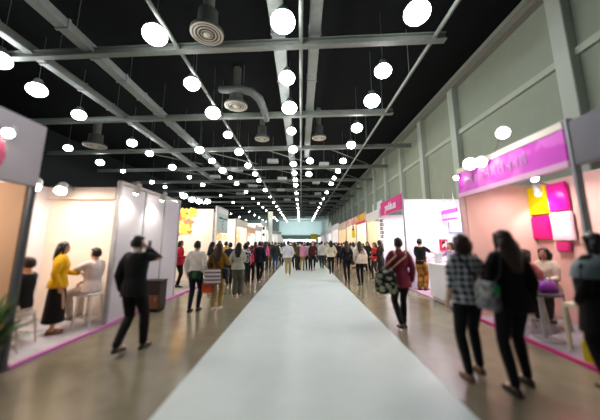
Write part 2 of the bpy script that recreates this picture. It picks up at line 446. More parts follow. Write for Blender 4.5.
def flower(cx, cz, R, n, mats, y=0, seed=0):
    """flat printed blossoms on an X/Z wall: list of (geo, mat)"""
    rnd = random.Random(seed); out = []
    for m in mats:
        for b in range(n):
            g = Geo()
            ox, oz, r = cx + rnd.uniform(-R, R), cz + rnd.uniform(-R, R), R * rnd.uniform(.22, .5)
            for k in range(5):
                a = 2 * PI * k / 5 + b
                vs = []
                for j in range(10):
                    tt = 2 * PI * j / 10
                    u, w = r * .55 + r * .5 * math.cos(tt), r * .33 * math.sin(tt)
                    vs.append((ox + u * math.cos(a) - w * math.sin(a), y - .001 * (b + k), oz + u * math.sin(a) + w * math.cos(a)))
                g.add(vs, [tuple(range(10))])
            out.append((g, m)); y -= .002
    return out
FM = [mat('f4cf45', .5, 'mix', .3, hex2='f2a84a', scale=3), mat('ee9640', .5, 'mix', .3, hex2='e8735a', scale=3), mat('f8dc70', .5, 'mix', .3, hex2='f3c04c', scale=3)]
FM2 = [mat('f6c49c', .5, 'mix', .3, hex2='f2a07a', scale=3), mat('f0a878', .5, 'mix', .3, hex2='ea8464', scale=3)]

def left_booth(y0, y1, h, wall, fasc, label, fz=None, graphic=None, xfront=-3.75, depth=1.9, side=None, post=True, power=45):
    t = thing('exhibition_booth', label, 'booth', (xfront, y0, 0)); L = y1 - y0
    obj('back_panel', panel(-depth - .06, -depth, 0, L, 0, h), wall, t)
    s = obj('end_panel', panel(-depth, 0, L - .06, L, 0, h), side or wall, t)
    if graphic:
        for g, m in graphic: obj('flower_print', g, m, s).location = (0, L - .07, 0)
    obj('platform', panel(-depth, 0, 0, L - .06, 0, .03), mat('a9a49c', .85, 'cloth'), t)
    if fasc:
        f = obj('fascia', panel(-.04, .04, .1, L - .1, fz[0], fz[1]), fasc, t, bevel=.008)
    if post: obj('post', panel(-.04, .04, .02, .1, 0, h), POST, t)
    lamp('POINT', (xfront - depth * .5, (y0 + y1) / 2, h - .35), power, (1, .92, .82), .12)  # point light added to brighten the booth interior, no fixture modelled
    return t
gr = flower(-1.35, 2.45, .5, 7, FM, 0, 3)
left_booth(8.5, 11.6, 3.0, CREAM, None, 'cream left booth with a yellow and orange flower print on its end wall', graphic=gr, post=False, power=130)
gr = flower(-1.0, 2.1, .45, 6, FM2, 0, 8)
left_booth(11.7, 15.5, 2.9, CREAM, None, 'cream left booth behind the teal hanging sign, orange flower print on its wall', graphic=gr, power=150)
t = thing('hanging_sign', 'pale teal upright sign board on a white post over the left aisle', 'sign', (-3.66, 11.62, 0))
obj('post', panel(-.04, .04, 0, .08, 0, 3.15), mat('e8e6e4', .4, 'metal'), t)
b = obj('board', panel(-.05, .05, .1, 1.75, 2.02, 3.1), mat('c2dedd', .5, 'wall'), t, bevel=.01)
g = Geo()
rnd = random.Random(5)
for r_ in range(1):
    y = .3
    while y < 1.55:
        w = rnd.uniform(.05, .12); g.box(.05, .058, y, y + w, 2.62, 2.62 + rnd.uniform(.05, .1)); y += w + .03
for r_ in range(6): g.box(.05, .058, .75, .75 + rnd.uniform(.12, .3), 2.52 - r_ * .07, 2.545 - r_ * .07)
g2 = obj('lettering', g, mat('5d6d70', .6), b)
obj('header_strip', panel(-.055, .055, .1, 1.75, 2.86, 3.08), mat('e9f2f0', .5), b)
obj('arm', panel(-.03, .03, .0, 1.8, 3.1, 3.16), mat('d8d8d6', .4, 'metal'), t)
cfg = [(15.6, 18.8, 2.95, 'f3d9c6', 'dfdcd0', 'peach left booth with a grey-white header beam, third past the suited man', 1),
       (18.9, 22.2, 2.7, 'f2e6dc', 'f0c9b0', 'pinkish-cream left booth fourth along the aisle', 1),
       (22.3, 25.6, 3.0, 'f1eeea', 'e9e7e4', 'plain white left booth beyond the orange-printed booths', 0),
       (25.7, 29.5, 3.6, 'eef0ee', 'dfe8e6', 'taller white left booth just before the slim white tower', 0),
       (29.6, 34, 3.3, 'f2efec', 'f0ecea', 'white left booth beside the slim white tower', 0),
       (34.1, 39, 3.1, 'e8ecec', 'f0d8dc', 'distant pale left booth with pinkish header', 0),
       (39.1, 45, 3.2, 'f0f0ee', 'e6eceb', 'distant white left booth, second last before the far wall', 0),
       (45.1, 53, 3.4, 'e6efee', 'eeeeec', 'farthest pale left booth near the far wall', 0)]
for i, (y0, y1, h, w, f, lab, fl) in enumerate(cfg):
    gr = flower(-1.0, 2.0, .5, 6, FM2, 0, 20 + i) if fl else None
    left_booth(y0, y1, h, mat(w, .5, 'wall'), mat(f, .5, 'wall'), lab, (h - .45, h), gr, power=150)
t = thing('sign_tower', 'slim tall white tower rising above the far left booths', 'tower', (-3.45, 30.6, 0))
obj('shaft', Geo().box(-.22, .22, -.2, .2, .1, 4.3), mat('e4ece8', .5, 'wall'), t, bevel=.02)
obj('cap', Geo().box(-.27, .27, -.25, .25, 4.3, 5.0), mat('d4dccb', .5, 'wall'), t, bevel=.02)
obj('base', Geo().box(-.4, .4, -.35, .35, 0, .1), POST, t, bevel=.02)
for k, z in enumerate((2.9, 2.3)):
    t = thing('loudspeaker', 'small dark box speaker on the far white booth wall, %s of two' % ('upper' if k == 0 else 'lower'), 'speaker', (-3.66, 26.4, z))
    obj('cabinet', Geo().box(-.05, .12, -.15, .15, -.15, .15), mat('6b7274', .5), t, bevel=.02)
    obj('cone', Geo().rings([(0, 0, 0, .1, .1), (.02, 0, 0, .06, .06)], 14).xf(Matrix.Translation((.03, -.15, 0)) @ Matrix.Rotation(PI / 2, 4, 'X')), mat('2b2e2f', .5), t)

# ------------------------------------------------------------------ right booths
PINKW = mat('e3b9b0', .6, 'wall', .2)
t = thing('exhibition_booth', 'pink right booth under the long magenta fascia, nearest on the right', 'booth', (3.75, 6.2, 0))
obj('end_panel', panel(.06, 1.62, -.03, .03, 0, 2.9), PINKW, t)
obj('back_panel', panel(1.6, 1.66, -2.64, 0, 0, 2.9), PINKW, t)
f = obj('fascia', panel(-.05, .05, -2.6, .02, 2.7, 3.18), mat('d23fcc', .5, 'mix', .3, hex2='e468dc', scale=2.2), t, bevel=.01)
obj('top_strip', panel(-.06, .06, -2.6, .02, 3.18, 3.29), mat('e9dfd6', .5, 'wall'), f)
obj('lower_strip', panel(-.065, .04, -2.6, .02, 2.62, 2.71), mat('ecc0e2', .5, 'wall'), f)
rnd = random.Random(2); g = Geo(); y = -.35
while y > -1.9:      # pale illegible lettering on the fascia
    w = rnd.uniform(.09, .17); h1 = rnd.uniform(.12, .22)
    g.box(-.058, -.05, y - w, y - w + .035, 2.86, 2.86 + h1); g.box(-.058, -.05, y - w, y - .02, 2.86 + h1 * .45, 2.89 + h1 * .45)
    if rnd.random() > .4: g.box(-.058, -.05, y - .05, y - .02, 2.86, 2.86 + h1 * .8)
    y -= w + .05
obj('lettering', g, mat('e39be0', .5), f)
obj('corner_post', panel(-.05, .05, -2.66, -2.62, 0, 3.3), mat('b4b6bc', .4, 'metal'), t)
obj('corner_post', panel(-.05, .05, -.02, .05, 0, 2.7), mat('d9b3b0', .4, 'metal'), t)
pl = obj('platform', panel(0, 1.66, -2.64, 0, 0, .04), mat('a29ca6', .85, 'cloth'), t)
obj('edge_strip', panel(-.06, 0, -2.64, .05, 0, .045), STRIPR, pl)
t = thing('exhibition_booth', 'booth at the right picture edge with grey fascia, white and yellow wall', 'booth', (3.75, 3.56, 0))
obj('fascia', panel(-.05, .05, -2.2, -.04, 2.62, 3.25), mat('6f7078', .5, 'wall'), t, bevel=.01)
pl = obj('platform', panel(0, 1.66, -2.6, -.02, 0, .04), mat('a29ca6', .85, 'cloth'), t)
obj('edge_strip', panel(-.06, 0, -2.6, -.02, 0, .045), STRIPR, pl)
b = obj('back_panel', panel(1.6, 1.66, -2.6, -.02, 0, 2.9), mat('e9d5cc', .6, 'wall'), t)
obj('yellow_panel', panel(1.58, 1.6, -2.4, -.1, 1.3, 1.95), mat('d8c41c', .5, 'wall'), b)
obj('white_panel', panel(1.585, 1.6, -2.4, -.1, 1.95, 2.6), mat('f2e6e4', .5, 'wall'), b)
# four coloured square panels
def square(c4, hexc, label, x=5.28):
    P = [at_x(px, py, x) for px, py in c4]
    y0 = min(p.y for p in P); y1 = max(p.y for p in P); z0 = sum(sorted(p.z for p in P)[:2]) / 2; z1 = sum(sorted(p.z for p in P)[2:]) / 2
    t = thing('display_board', label, 'wall panel', (x, (y0 + y1) / 2, z0), group='coloured wall squares')
    hw, hh = (y1 - y0) / 2 - .01, z1 - z0 - .01
    obj('board', Geo().box(-.03, .03, -hw, hw, 0, hh), mat(hexc, .5, 'wall'), t, bevel=.015)
    obj('rim', Geo().box(-.036, -.03, -hw * .8, hw * .8, hh * .1, hh * .9), mat(hexc, .3, 'plain'), t)
    obj('mount', Geo().box(.03, .07, -.05, .05, hh * .4, hh * .6), POST, t)
    return t
square([(525, 189), (546, 184), (549, 213), (530, 216)], 'f0d800', 'yellow square panel, upper left of the four on the pink wall')
square([(547, 184), (566, 181), (570, 209), (550, 212)], 'e8149c', 'magenta square panel, upper right of the four on the pink wall')
square([(531, 217), (549, 215), (551, 239), (535, 239)], 'ea0f84', 'magenta square panel, lower left of the four on the pink wall')
square([(550, 213), (572, 210), (577, 240), (554, 241)], 'efd0dc', 'pale pink-white square panel, lower right of the four on the pink wall')
square([(556, 242), (570, 241), (572, 252), (558, 252)], 'c42a78', 'small dark pink panel under the pale square')
spotlight(at_x(503, 133, 3.62), (-.5, -.65, -.55), 'round lamp standing clear above the magenta fascia', .10, 8, (3.75, 5.0, 3.29))
spotlight(at_x(470, 164, 3.55), (-.5, -.65, -.45), 'brightest lamp on top of the left end of the magenta fascia', .12, 20, (3.75, 5.9, 3.29))
spotlight(at_x(481, 162, 3.55), (-.5, -.65, -.45), 'lamp right beside the brightest one on the magenta fascia', .10, 15, (3.75, 5.6, 3.29))
spotlight(at_x(456, 178, 3.6), (-.5, -.65, -.45), 'tiny lamp at the left tip of the magenta fascia', .05, 8, (3.75, 6.15, 3.2))
spotlight(at_x(535, 179, 4.5), (-.2, -.7, -.6), 'hanging lamp just under the fascia by the yellow square', .06, 14, (4.5, 4.9, 2.9))
spotlight((5.0, 5.6, 2.6), (.4, .3, -1), 'lamp shining on the pink wall behind the two women', .06, 30, (5.34, 5.6, 2.75))
spotlight((5.15, 3.2, 2.55), (.5, 0, -1), 'warm lamp above the white and yellow wall at the right edge', .06, 18, (5.34, 3.2, 2.7))
lamp('AREA', (4.5, 5.2, 2.75), 30, (1, .86, .8), .5, (0, 0, -1))  # added fill under the fascia for the pink interior, no fixture
lamp('AREA', (2.9, 4.6, 4.6), 36, (1, .95, .98), .5, (.8, .1, -1.4))  # added light with no fixture over the aisle, lifts the magenta fascia

# R2 white counter booth
LAV = mat('e9e4ee', .5, 'wall', .3)
t = thing('exhibition_booth', 'white right booth with pale lavender end wall behind the counter', 'booth', (3.75, 6.3, 0))
obj('end_panel', panel(.02, 2.9, 3.5, 3.56, 0, 3.15), LAV, t)
obj('back_panel', panel(2.84, 2.9, 0, 3.5, 0, 3.15), LAV, t)
obj('platform', panel(0, 2.9, .02, 3.5, 0, .03), mat('cfa6bc', .85, 'cloth'), t)
lamp('AREA', (5.0, 8.2, 3.1), 80, (1, .96, .98), .8, (0, 0.2, -1))  # this and the next: fixtureless lights added to whiten the counter booth
lamp('AREA', (4.3, 8.8, 3.1), 26, (1, .96, .98), .5, (0, 0.2, -1))
t = thing('counter', 'white reception counter beside the man in the black shirt', 'counter', (3.98, 7.25, .03))
obj('body', Geo().box(-.3, .3, -.78, .78, .08, .94), mat('f1eff4', .4, 'wall'), t, bevel=.012)
obj('top', Geo().box(-.34, .34, -.82, .82, .94, .985), mat('f7f5f8', .3, 'wall'), t, bevel=.008)
obj('plinth', Geo().box(-.26, .26, -.74, .74, 0, .08), mat('c9c4cc', .5), t)
p = at_x(443, 215.5, 5.1)
t = thing('hanging_sign', 'small pink hanging sign high in the white booth', 'sign', (5.1, 9.25, 2.35))
b = obj('board', panel(-.03, .03, -.45, .45, 0, .36), mat('f0a8d8', .5, 'wall'), t, bevel=.008)
obj('header_strip', panel(-.036, .036, -.45, .45, .22, .36), mat('e83fb0', .5, 'wall'), b)
obj('footer_strip', panel(-.036, .036, -.45, .45, 0, .05), mat('e83fb0', .5, 'wall'), b)
obj('hanger', Geo().tube([(0, -.3, .36), (0, -.3, .95)], .008, 6).tube([(0, .3, .36), (0, .3, .95)], .008, 6), POST, t)
p = at_y(457, 227, 9.7)
t = thing('monitor', 'pale blue screen on the white wall above the plaid woman', 'monitor', (p.x, 9.78, p.z))
obj('bezel', Geo().box(-.26, .26, -.05, .02, -.2, .2), mat('c3ccd8', .4), t, bevel=.01)
obj('screen', Geo().box(-.23, .23, -.056, -.05, -.17, .17), mat('a9cdf2', .3, 'lens', emit=1.0), t)
p = at_y(444, 245, 9.75)
t = thing('poster', 'small red-framed poster on the white wall behind the counter', 'poster', (p.x, 9.78, p.z))
obj('frame', Geo().box(-.14, .14, -.03, .02, -.2, .2), mat('d8284c', .5), t, bevel=.006)
obj('picture', Geo().box(-.07, .11, -.036, -.03, -.12, .16), mat('402830', .5, 'mix', .3, hex2='e9c0c0', scale=9), t)

# R3 magenta banner booth
t = thing('exhibition_booth', 'white right booth under the bright magenta banner with white lettering', 'booth', (3.75, 9.88, 0))
b = obj('banner', panel(-.04, .04, 0, 2.65, 2.8, 3.38), mat('e8178c', .5, 'wall'), t, bevel=.006)
tm = text_mesh('yndda.aa', .40, .004, .2, .02)
o = link('lettering', tm, mat('fbe6f2', .5), b)
o.rotation_euler = (PI / 2, 0, -PI / 2); o.location = (-.046, 1.3, 3.07)
obj('banner_pole', Geo().tube([(0, -.02, 0), (0, -.02, 3.42)], .022, 10), POST, t, smooth=True)
obj('end_panel', panel(.02, 1.9, 2.62, 2.68, 0, 2.85), WHITE, t)
obj('back_panel', panel(1.9, 1.96, 0, 2.68, 0, 2.85), WHITE, t)
obj('platform', panel(0, 1.9, .0, 2.6, 0, .03), mat('c9b4bc', .85, 'cloth'), t)
lamp('AREA', (4.6, 11.0, 2.8), 90, (1, .96, .96), .6, (0, 0, -1))  # added interior light without a fixture, whitens the panels
t = thing('vertical_sign', 'narrow white board with black vertical characters below the magenta banner', 'sign', (3.72, 12.5, 1.7))
obj('board', panel(-.12, .12, -.02, .02, 0, 1.0), mat('f2eeea', .5), t)
g = Geo(); rnd = random.Random(4)
for k in range(5):
    z = .08 + k * .18
    g.box(-.08, .08, -.028, -.02, z, z + .03).box(-.08, .08, -.028, -.02, z + .1, z + .13).box(-.02, .02, -.028, -.02, z, z + .13).box(-.08, -.05, -.028, -.02, z + .03, z + .1)
    if k % 2: g.box(.05, .08, -.028, -.02, z + .03, z + .1)
obj('characters', g, mat('181818', .6), t)
obj('post', panel(-.02, .02, -.0, .04, -1.7, 0), POST, t)

def right_booth(y0, y1, h, wall, fasc, fz, label, depth=1.9, strip=None, power=130, color=(1, .9, .78)):
    t = thing('exhibition_booth', label, 'booth', (3.75, y0, 0)); L = y1 - y0
    obj('back_panel', panel(depth, depth + .06, 0, L, 0, h), wall, t)
    obj('end_panel', panel(0, depth, L - .06, L, 0, h), wall, t)
    obj('platform', panel(0, depth, 0, L - .06, 0, .03), mat('b0a8a0', .85, 'cloth'), t)
    f = obj('fascia', panel(-.04, .04, .08, L - .08, fz[0], fz[1]), fasc, t, bevel=.008)
    if strip: obj('lower_strip', panel(-.05, .05, .08, L - .08, fz[0] - .02, fz[0] + .12), strip, f)
    obj('post', panel(-.04, .04, 0, .08, 0, fz[1]), POST, t)
    lamp('POINT', (3.75 + depth * .5, (y0 + y1) / 2, h - .35), power, color, .12)  # added warm fill inside the booth, has no visible fixture
    return t
right_booth(12.7, 15.4, 2.75, mat('f2d9b8', .5, 'wall'), mat('f4ece6', .5, 'wall'), (2.68, 3.15), 'cream right booth with a white fascia beside the magenta banner', power=80)
right_booth(15.5, 18.3, 2.9, mat('f3e0c2', .5, 'wall'), mat('f2c52c', .5, 'mix', .3, hex2='f09a3c', scale=2), (2.75, 3.3), 'right booth with yellow-orange fascia and pink lower edge', strip=mat('e2487c', .5))
right_booth(18.4, 22.4, 2.9, mat('f4d4b4', .5, 'wall'), mat('f3d2c6', .5, 'mix', .3, hex2='ec8c84', scale=1.2), (2.8, 3.3), 'right booth with pale pink and red patterned fascia')
right_booth(22.5, 27, 3.0, mat('f2c8a0', .5, 'wall'), mat('f2d6c4', .5, 'wall'), (2.7, 3.3), 'right booth with a glowing peach fascia, past the pink-red one')
right_booth(27.1, 33, 3.4, mat('f4efec', .5, 'wall'), mat('f3efee', .5, 'wall'), (2.9, 3.5), 'tall plain white right booth beyond the peach one', color=(1, .96, .94))
right_booth(33.1, 38.5, 3.2, mat('eef0f0', .5, 'wall'), mat('f4f2f4', .5, 'wall'), (2.7, 3.4), 'distant white right booth beside the pointed white tent', color=(1, .97, .97))
right_booth(43, 52, 3.3, mat('f0f0f2', .5, 'wall'), mat('f5f3f4', .5, 'wall'), (2.7, 3.3), 'farthest white right booth before the far wall', color=(1, .97, .97))
t = thing('hanging_sign', 'small yellow sign with a dark figure hanging in the right booths', 'sign', (3.68, 19.2, 1.9))
b = obj('board', panel(-.03, .03, -.5, .5, 0, .5), mat('eedd2a', .5), t)
obj('figure', Geo().ball((0, 0, .82), (.04, .16, .16)).rings([(.5, 0, 0, .04, .3), (.68, 0, 0, .04, .2)], 12), mat('3c3b32', .6), t, smooth=True)
obj('hanger', Geo().tube([(0, -.4, .5), (0, -.4, 1.0)], .01, 6).tube([(0, .4, .5), (0, .4, 1.0)], .01, 6), POST, t)
# pointed tent
t = thing('white_tent', 'pointed white tent among the distant right booths', 'tent', (4.4, 40.5, 0))
g = Geo(); n = 16
R = []
for q in range(9):
    s = q / 8; w = .85 * (1 - s) ** 1.8 + .03; z = 2.7 + 2.0 * s
    R.append([(w * max(-1, min(1, 1.5 * math.cos(2 * PI * j / n + PI / 4))), w * max(-1, min(1, 1.5 * math.sin(2 * PI * j / n + PI / 4))), z) for j in range(n)])
g.loft(R); obj('canopy', g, mat('f2f0f2', .6, 'cloth'), t, smooth=True)
for sx in (-.8, .8):
    for sy in (-.8, .8): obj('leg', Geo().tube([(sx, sy, 0), (sx, sy, 2.75)], .03, 8), POST, t)
obj('side_wall', panel(.75, .8, -.8, .8, 0, 2.7), mat('f2f0f2', .6, 'cloth'), t)
t = thing('hanging_sign', 'small yellow sign over the crowd at the far end, right of the middle', 'sign', (3.2, 66, 2.3))
obj('board', panel(-.8, .8, -.05, .05, 0, 1.2), mat('f2dd20', .5), t); obj('post', panel(-.05, .05, -.05, .05, -2.3, 0), POST, t)
p0 = at_x(372.5, 203, XR - .05); p1 = at_x(382, 200, XR - .05)
t = thing('poster_banner', 'large pale poster hung on the grey-green hall wall above the booths', 'banner', (XR - .06, (p0.y + p1.y) / 2, 4.0))
hw = abs(p0.y - p1.y) / 2
obj('sheet', panel(-.02, .02, -hw, hw, 0, 2.2), mat('dfe8ea', .5, 'wall'), t)
obj('print', flower(0, 1.2, .8, 4, [mat('b4ccd6', .5, 'mix', .3, hex2='8fb2c2', scale=2)], 0, 4)[0][0].xf(Matrix.Rotation(PI / 2, 4, 'Z')), mat('b4ccd6', .5, 'mix', .3, hex2='8fb2c2', scale=2), t, loc=(-.05, 0, 0))
obj('rail', Geo().tube([(0, -hw - .1, 2.22), (0, hw + .1, 2.22)], .04, 8), POST, t)
# cones of white light tents at the far end (white booth row closing the hall)
for i, (x, y, w, h, lab) in enumerate([(-6.5, 62, 4.6, 2.6, 'left white stand'), (-2.5, 72, 4.6, 2.3, 'middle-left white stand'), (1.9, 76, 4.6, 2.3, 'middle-right white stand'), (6.3, 68, 4.2, 2.8, 'right white stand')]):
    t = thing('display_stand', lab + ' closing the far end of the hall behind the crowd', 'stand', (x, y, 0))
    obj('back_panel', panel(-w / 2, w / 2, 0, .08, 0, h), mat('f3f3f2', .5, 'wall'), t)
    obj('header', panel(-w / 2, w / 2, -.1, 0, h - .5, h), mat('fbfbfa', .5, 'wall'), t)
    for sx in (-w / 2, w / 2 - .06): obj('post', panel(sx, sx + .06, -.1, 0, 0, h - .5), POST, t)
    lamp('AREA', (x, y - 1.5, 3.6), 220, (1, 1, 1), .8, (0, .7, -1))

# ------------------------------------------------------------------ people
SK = mat('c99b7c', .5, 'skin', .35)
VOX = {'near': .0075, 'far': .014}
UA, FA, TL, SL = .285, .255, .42, .42
def ik(a, b, l1, l2, pole):
    a, b, pole = Vector(a), Vector(b), Vector(pole)
    d = b - a; L = min(d.length, (l1 + l2) * .997); u = d.normalized(); b = a + u * L
    q = (l1 * l1 - l2 * l2 + L * L) / (2 * L); hh = math.sqrt(max(l1 * l1 - q * q, 0))
    w = pole - u * pole.dot(u); w.normalize()
    return a + u * q + w * hh, b
ARMS = {'down': ((.235, .03, .875), (.3, -1, 0), 1), 'swing_f': ((.21, .20, .90), (.3, -1, -.2), 1), 'swing_b': ((.24, -.13, .88), (.4, -1, 0), 1),
        'strap': ((.13, .16, 1.24), (.8, -.4, -1), 2), 'phone': ((.12, .09, 1.49), (.5, .2, -1), 3), 'front': ((.07, .28, 1.08), (.6, -.6, -1), 2),
        'reach': ((.16, .50, 1.24), (.5, -.3, -1), 2), 'hold': ((.19, .10, .92), (.7, -1, 0), 1), 'lap': ((.09, .30, 1.02), (.7, -.5, -.6), 2),
        'side': ((.52, .12, 1.16), (.1, -.4, -1), 2)}
TR_M = [(.84, 0, 0, .12, .10), (.90, 0, 0, .158, .112), (.97, 0, 0, .160, .112), (1.06, 0, .004, .146, .102), (1.16, 0, .004, .154, .108), (1.26, 0, .004, .172, .116), (1.35, 0, -.002, .172, .108), (1.405, 0, -.008, .135, .088), (1.44, 0, -.012, .08, .07)]
TR_F = [(.84, 0, 0, .12, .105), (.90, 0, -.004, .166, .118), (.96, 0, -.004, .164, .115), (1.07, 0, .002, .124, .092), (1.16, 0, .006, .134, .102), (1.25, 0, .016, .148, .118), (1.34, 0, .0, .150, .100), (1.40, 0, -.008, .118, .082), (1.44, 0, -.012, .07, .062)]
def trunk(spec, inf, z0, z1, flare=0):
    R = []
    zs = [r[0] for r in spec]
    def samp(z):
        if z <= zs[0]: return spec[0][1:]
        for a, b in zip(spec, spec[1:]):
            if a[0] <= z <= b[0]:
                t = (z - a[0]) / (b[0] - a[0]); return tuple(a[i] * (1 - t) + b[i] * t for i in range(1, 5))
        return spec[-1][1:]
    n = 12
    for i in range(n + 1):
        z = z0 + (z1 - z0) * i / n
        cx, cy, rx, ry = samp(max(z, .90) if inf else z)
        fl = flare * max(0, (1.06 - z)) if flare else 0
        R.append((z, cx, cy, rx + inf + fl, ry + inf + fl))
    return R
ARCH = {}
def arch(gender='f', hair='long', top='long', bottom='trousers', armL='down', armR='down', stride=.0, seat=None, turn=0, det='far', bulk=0, hem=None, sleeve=None, face=False, spread=.075):
    key = (spread, gender, hair, top, bottom, armL, armR, stride, seat, turn, det, bulk, hem, sleeve, face)
    if key in ARCH: return ARCH[key]
    vox = VOX[det]; spec = TR_M if gender == 'm' else TR_F
    k = 1 + bulk; spec = [(z, x, y, rx * k, ry * k) for z, x, y, rx, ry in spec]
    dz = 0 if seat is None else (seat + .10) - .90
    T = Matrix.Translation((0, 0, dz)); A = {}
    sw = (.178 if gender == 'm' else .16) * (1 + bulk * .5)
    # joints
    J = {}
    for s, nm, am in ((-1, 'L', armL), (1, 'R', armR)):
        tgt, pole, _ = ARMS[am]
        sh = Vector((s * sw, -.005, 1.385)); wt = Vector((s * tgt[0], tgt[1], tgt[2]))
        if seat is not None and am == 'down': wt = Vector((s * .2, .22, 1.02))
        el, wr = ik(sh, wt, UA, FA, (s * pole[0], pole[1], pole[2]))
        J['sh' + nm], J['el' + nm], J['wr' + nm] = sh, el, wr
        hp = Vector((s * .088, 0, .90))
        if seat is not None:
            an = Vector((s * .10, .40, .085 - dz)) if seat < .6 else Vector((s * .1, .34, .22 - dz)); kp = (s * .1, .6, 1)
        else:
            yy = stride * s * .5
            an = Vector((s * spread, yy - .01, .085 + (.06 if yy < -.1 else 0))); kp = (s * .08, 1, .1)
        kn, an = ik(hp, an, TL, SL, kp)
        J['hp' + nm], J['kn' + nm], J['an' + nm] = hp, kn, an
    # body
    b = Geo(); b.rings([(z, cx, cy, rx * .97, ry * .97) for z, cx, cy, rx, ry in spec], 18)
    b.tube([(0, -.02, 1.38), (0, -.012, 1.45), (0, .0, 1.53)], [.062, .054, .054], 12)
    H = Vector((0, .012, 1.585)); RH = Matrix.Rotation(turn, 4, 'Z')
    def hd(p): return H + RH @ Vector(p)
    b.ball(H, (.074, .093, .108), 18, 12, RH)
    b.ball(hd((0, .022, -.055)), (.056, .064, .062), 14, 9, RH)
    b.ball(hd((0, .092, -.022)), (.013, .02, .02), 8, 6, RH); b.ball(hd((0, .088, .0)), (.009, .012, .028), 8, 6, RH)
    b.ball(hd((0, .078, -.066)), (.022, .014, .008), 8, 6, RH)
    for s in (-1, 1): b.ball(hd((s * .076, -.004, -.014)), (.010, .018, .03), 8, 6, RH)
    fin = Geo()
    for s, nm, am in ((-1, 'L', armL), (1, 'R', armR)):
        sh, el, wr = J['sh' + nm], J['el' + nm], J['wr' + nm]
        b.tube([sh + Vector((-s * .03, 0, 0)), sh.lerp(el, .3), el, el.lerp(wr, .35), wr], [.056, .049, .038, .038, .026], 12)
        b.tube([J['hp' + nm], J['hp' + nm].lerp(J['kn' + nm], .4), J['kn' + nm], J['kn' + nm].lerp(J['an' + nm], .35), J['an' + nm]], [.088, .08, .055, .056, .036], 14)
        an = J['an' + nm]
        b.tube([an, an + Vector((0, .0, -.05)), an + Vector((0, .12, -.06))], [.036, .036, .03], 10)
        # hand
        d = (wr - el).normalized()
        if am in ('phone',): d = (d + Vector((-s * .3, 0, .5))).normalized()
        nrm = Vector((-s, .25, 0)) if ARMS[am][2] == 1 else Vector((-s * .5, 0, -1))
        if am == 'phone': nrm = Vector((-s, -.2, 0))
        nrm = (nrm - d * nrm.dot(d)).normalized(); sd = d.cross(nrm).normalized()
        fwd = Vector((0, 1, 0)) if ARMS[am][2] == 1 else Vector((-s, 0, .3))
        th = 1 if sd.dot(fwd) > 0 else -1
        MH = Matrix((sd, nrm, d)).transposed().to_4x4()
        b.ball(wr + d * .05, (.040, .017, .055), 12, 8, MH)
        curl = .28 if am in ('down', 'swing_f', 'swing_b', 'lap', 'reach', 'side') else .62
        for i, (off, ln) in enumerate(((.030, .066), (.010, .076), (-.010, .070), (-.029, .054))):
            p = wr + d * .088 + sd * (off * th); pts = [wr + d * .06 + sd * (off * th * .9), p]; a = .1
            for q, fr in enumerate((.45, .32, .26)):
                a += curl * (1 + .12 * i); dd = d * math.cos(a) + nrm * math.sin(a); p = p + dd * ln * fr; pts.append(p)
            fin.tube(pts, [.0095, .0095, .0088, .0078, .0062], 7)
        p0 = wr + d * .03 + sd * (.03 * th); p1 = p0 + (d * .6 + sd * (.75 * th) + nrm * .25).normalized() * .036; p2 = p1 + (d * .9 + nrm * .45).normalized() * .03
        fin.tube([p0, p1, p2], [.012, .0105, .0075], 7)
        A['hand' + nm] = T @ (wr + d * .085 + nrm * .02); A['wrist' + nm] = T @ wr
    if det == 'near':
        b.add(fin.v, fin.f); b.xf(T); A['body'] = remesh(b, .0068, 3, .4)
    else:
        b.xf(T); me = remesh(b, vox, 3, .4); fin.xf(T)
        bm = bmesh.new(); bm.from_mesh(me); off = [bm.verts.new(p) for p in fin.v]
        for f in fin.f:
            fc = bm.faces.new([off[i] for i in f]); fc.smooth = True
        bmesh.ops.recalc_face_normals(bm, faces=bm.faces); bm.to_mesh(me); bm.free(); A['body'] = me
    # face
    if face:
        for s in (-1, 1):
            A['eye%d' % s] = Geo().ball(hd((s * .03, .083, .006)), (.0125, .009, .0055), 10, 7, RH).xf(T).mesh('eye', True)
            A['pupil%d' % s] = Geo().ball(hd((s * .03, .0905, .006)), (.0058, .0032, .0052), 8, 6, RH).xf(T).mesh('pupil', True)
            A['brow%d' % s] = Geo().tube([hd((s * .016, .092, .028)), hd((s * .03, .092, .033)), hd((s * .046, .083, .028))], .0035, 6).xf(T).mesh('eyebrow', True)
        A['mouth'] = Geo().ball(hd((0, .088, -.066)), (.023, .009, .007), 10, 6, RH).xf(T).mesh('mouth', True)
    # hair
    h = Geo(); xb = {'tee': 0, 'long': .004, 'shirt': .012, 'jacket': .022, 'coat': .03, 'dress': 0}[top] + .012
    def hf(p):
        if p.y > .018 and p.z < .048: p = p * .72
        elif p.z < -.072: p = p * .8
        return p
    h.ball(H, (.091, .110, .124), 24, 18, None, lambda p: RH @ (hf(p) + Vector((0, -.012, .008))))
    if hair == 'short':
        h.ball(hd((0, .05, .085)), (.06, .045, .03), 12, 8, RH)
    else:
        zb = {'long': -.36, 'bob': -.155, 'pony': -.08, 'bun': -.08, 'mid': -.24}[hair]
        rr = []
        for i in range(9):
            s_ = i / 8; z = .06 + (zb - .06) * s_
            wd = .09 + .03 * math.sin(PI * min(s_ * 1.15, 1)) - (.03 * max(0, s_ - .7) / .3 if hair in ('long', 'mid') else 0) - .04 * max(0, 1 - s_ * 5)
            rr.append([hd((wd * math.cos(2 * PI * j / 16), -.035 - ((.062 + xb * 1.6) * (.6 if hair == 'mid' else 1) * s_ ** .7 if hair in ('long', 'mid') else .005) + (.072 - .025 * s_) * math.sin(2 * PI * j / 16), z)) for j in range(16)])
        h.loft(rr)
        if hair == 'pony': h.tube([hd((0, -.10, .04)), hd((0, -.15, 0)), hd((0, -.15, -.12)), hd((0, -.13, -.24))], [.03, .036, .032, .012], 10)
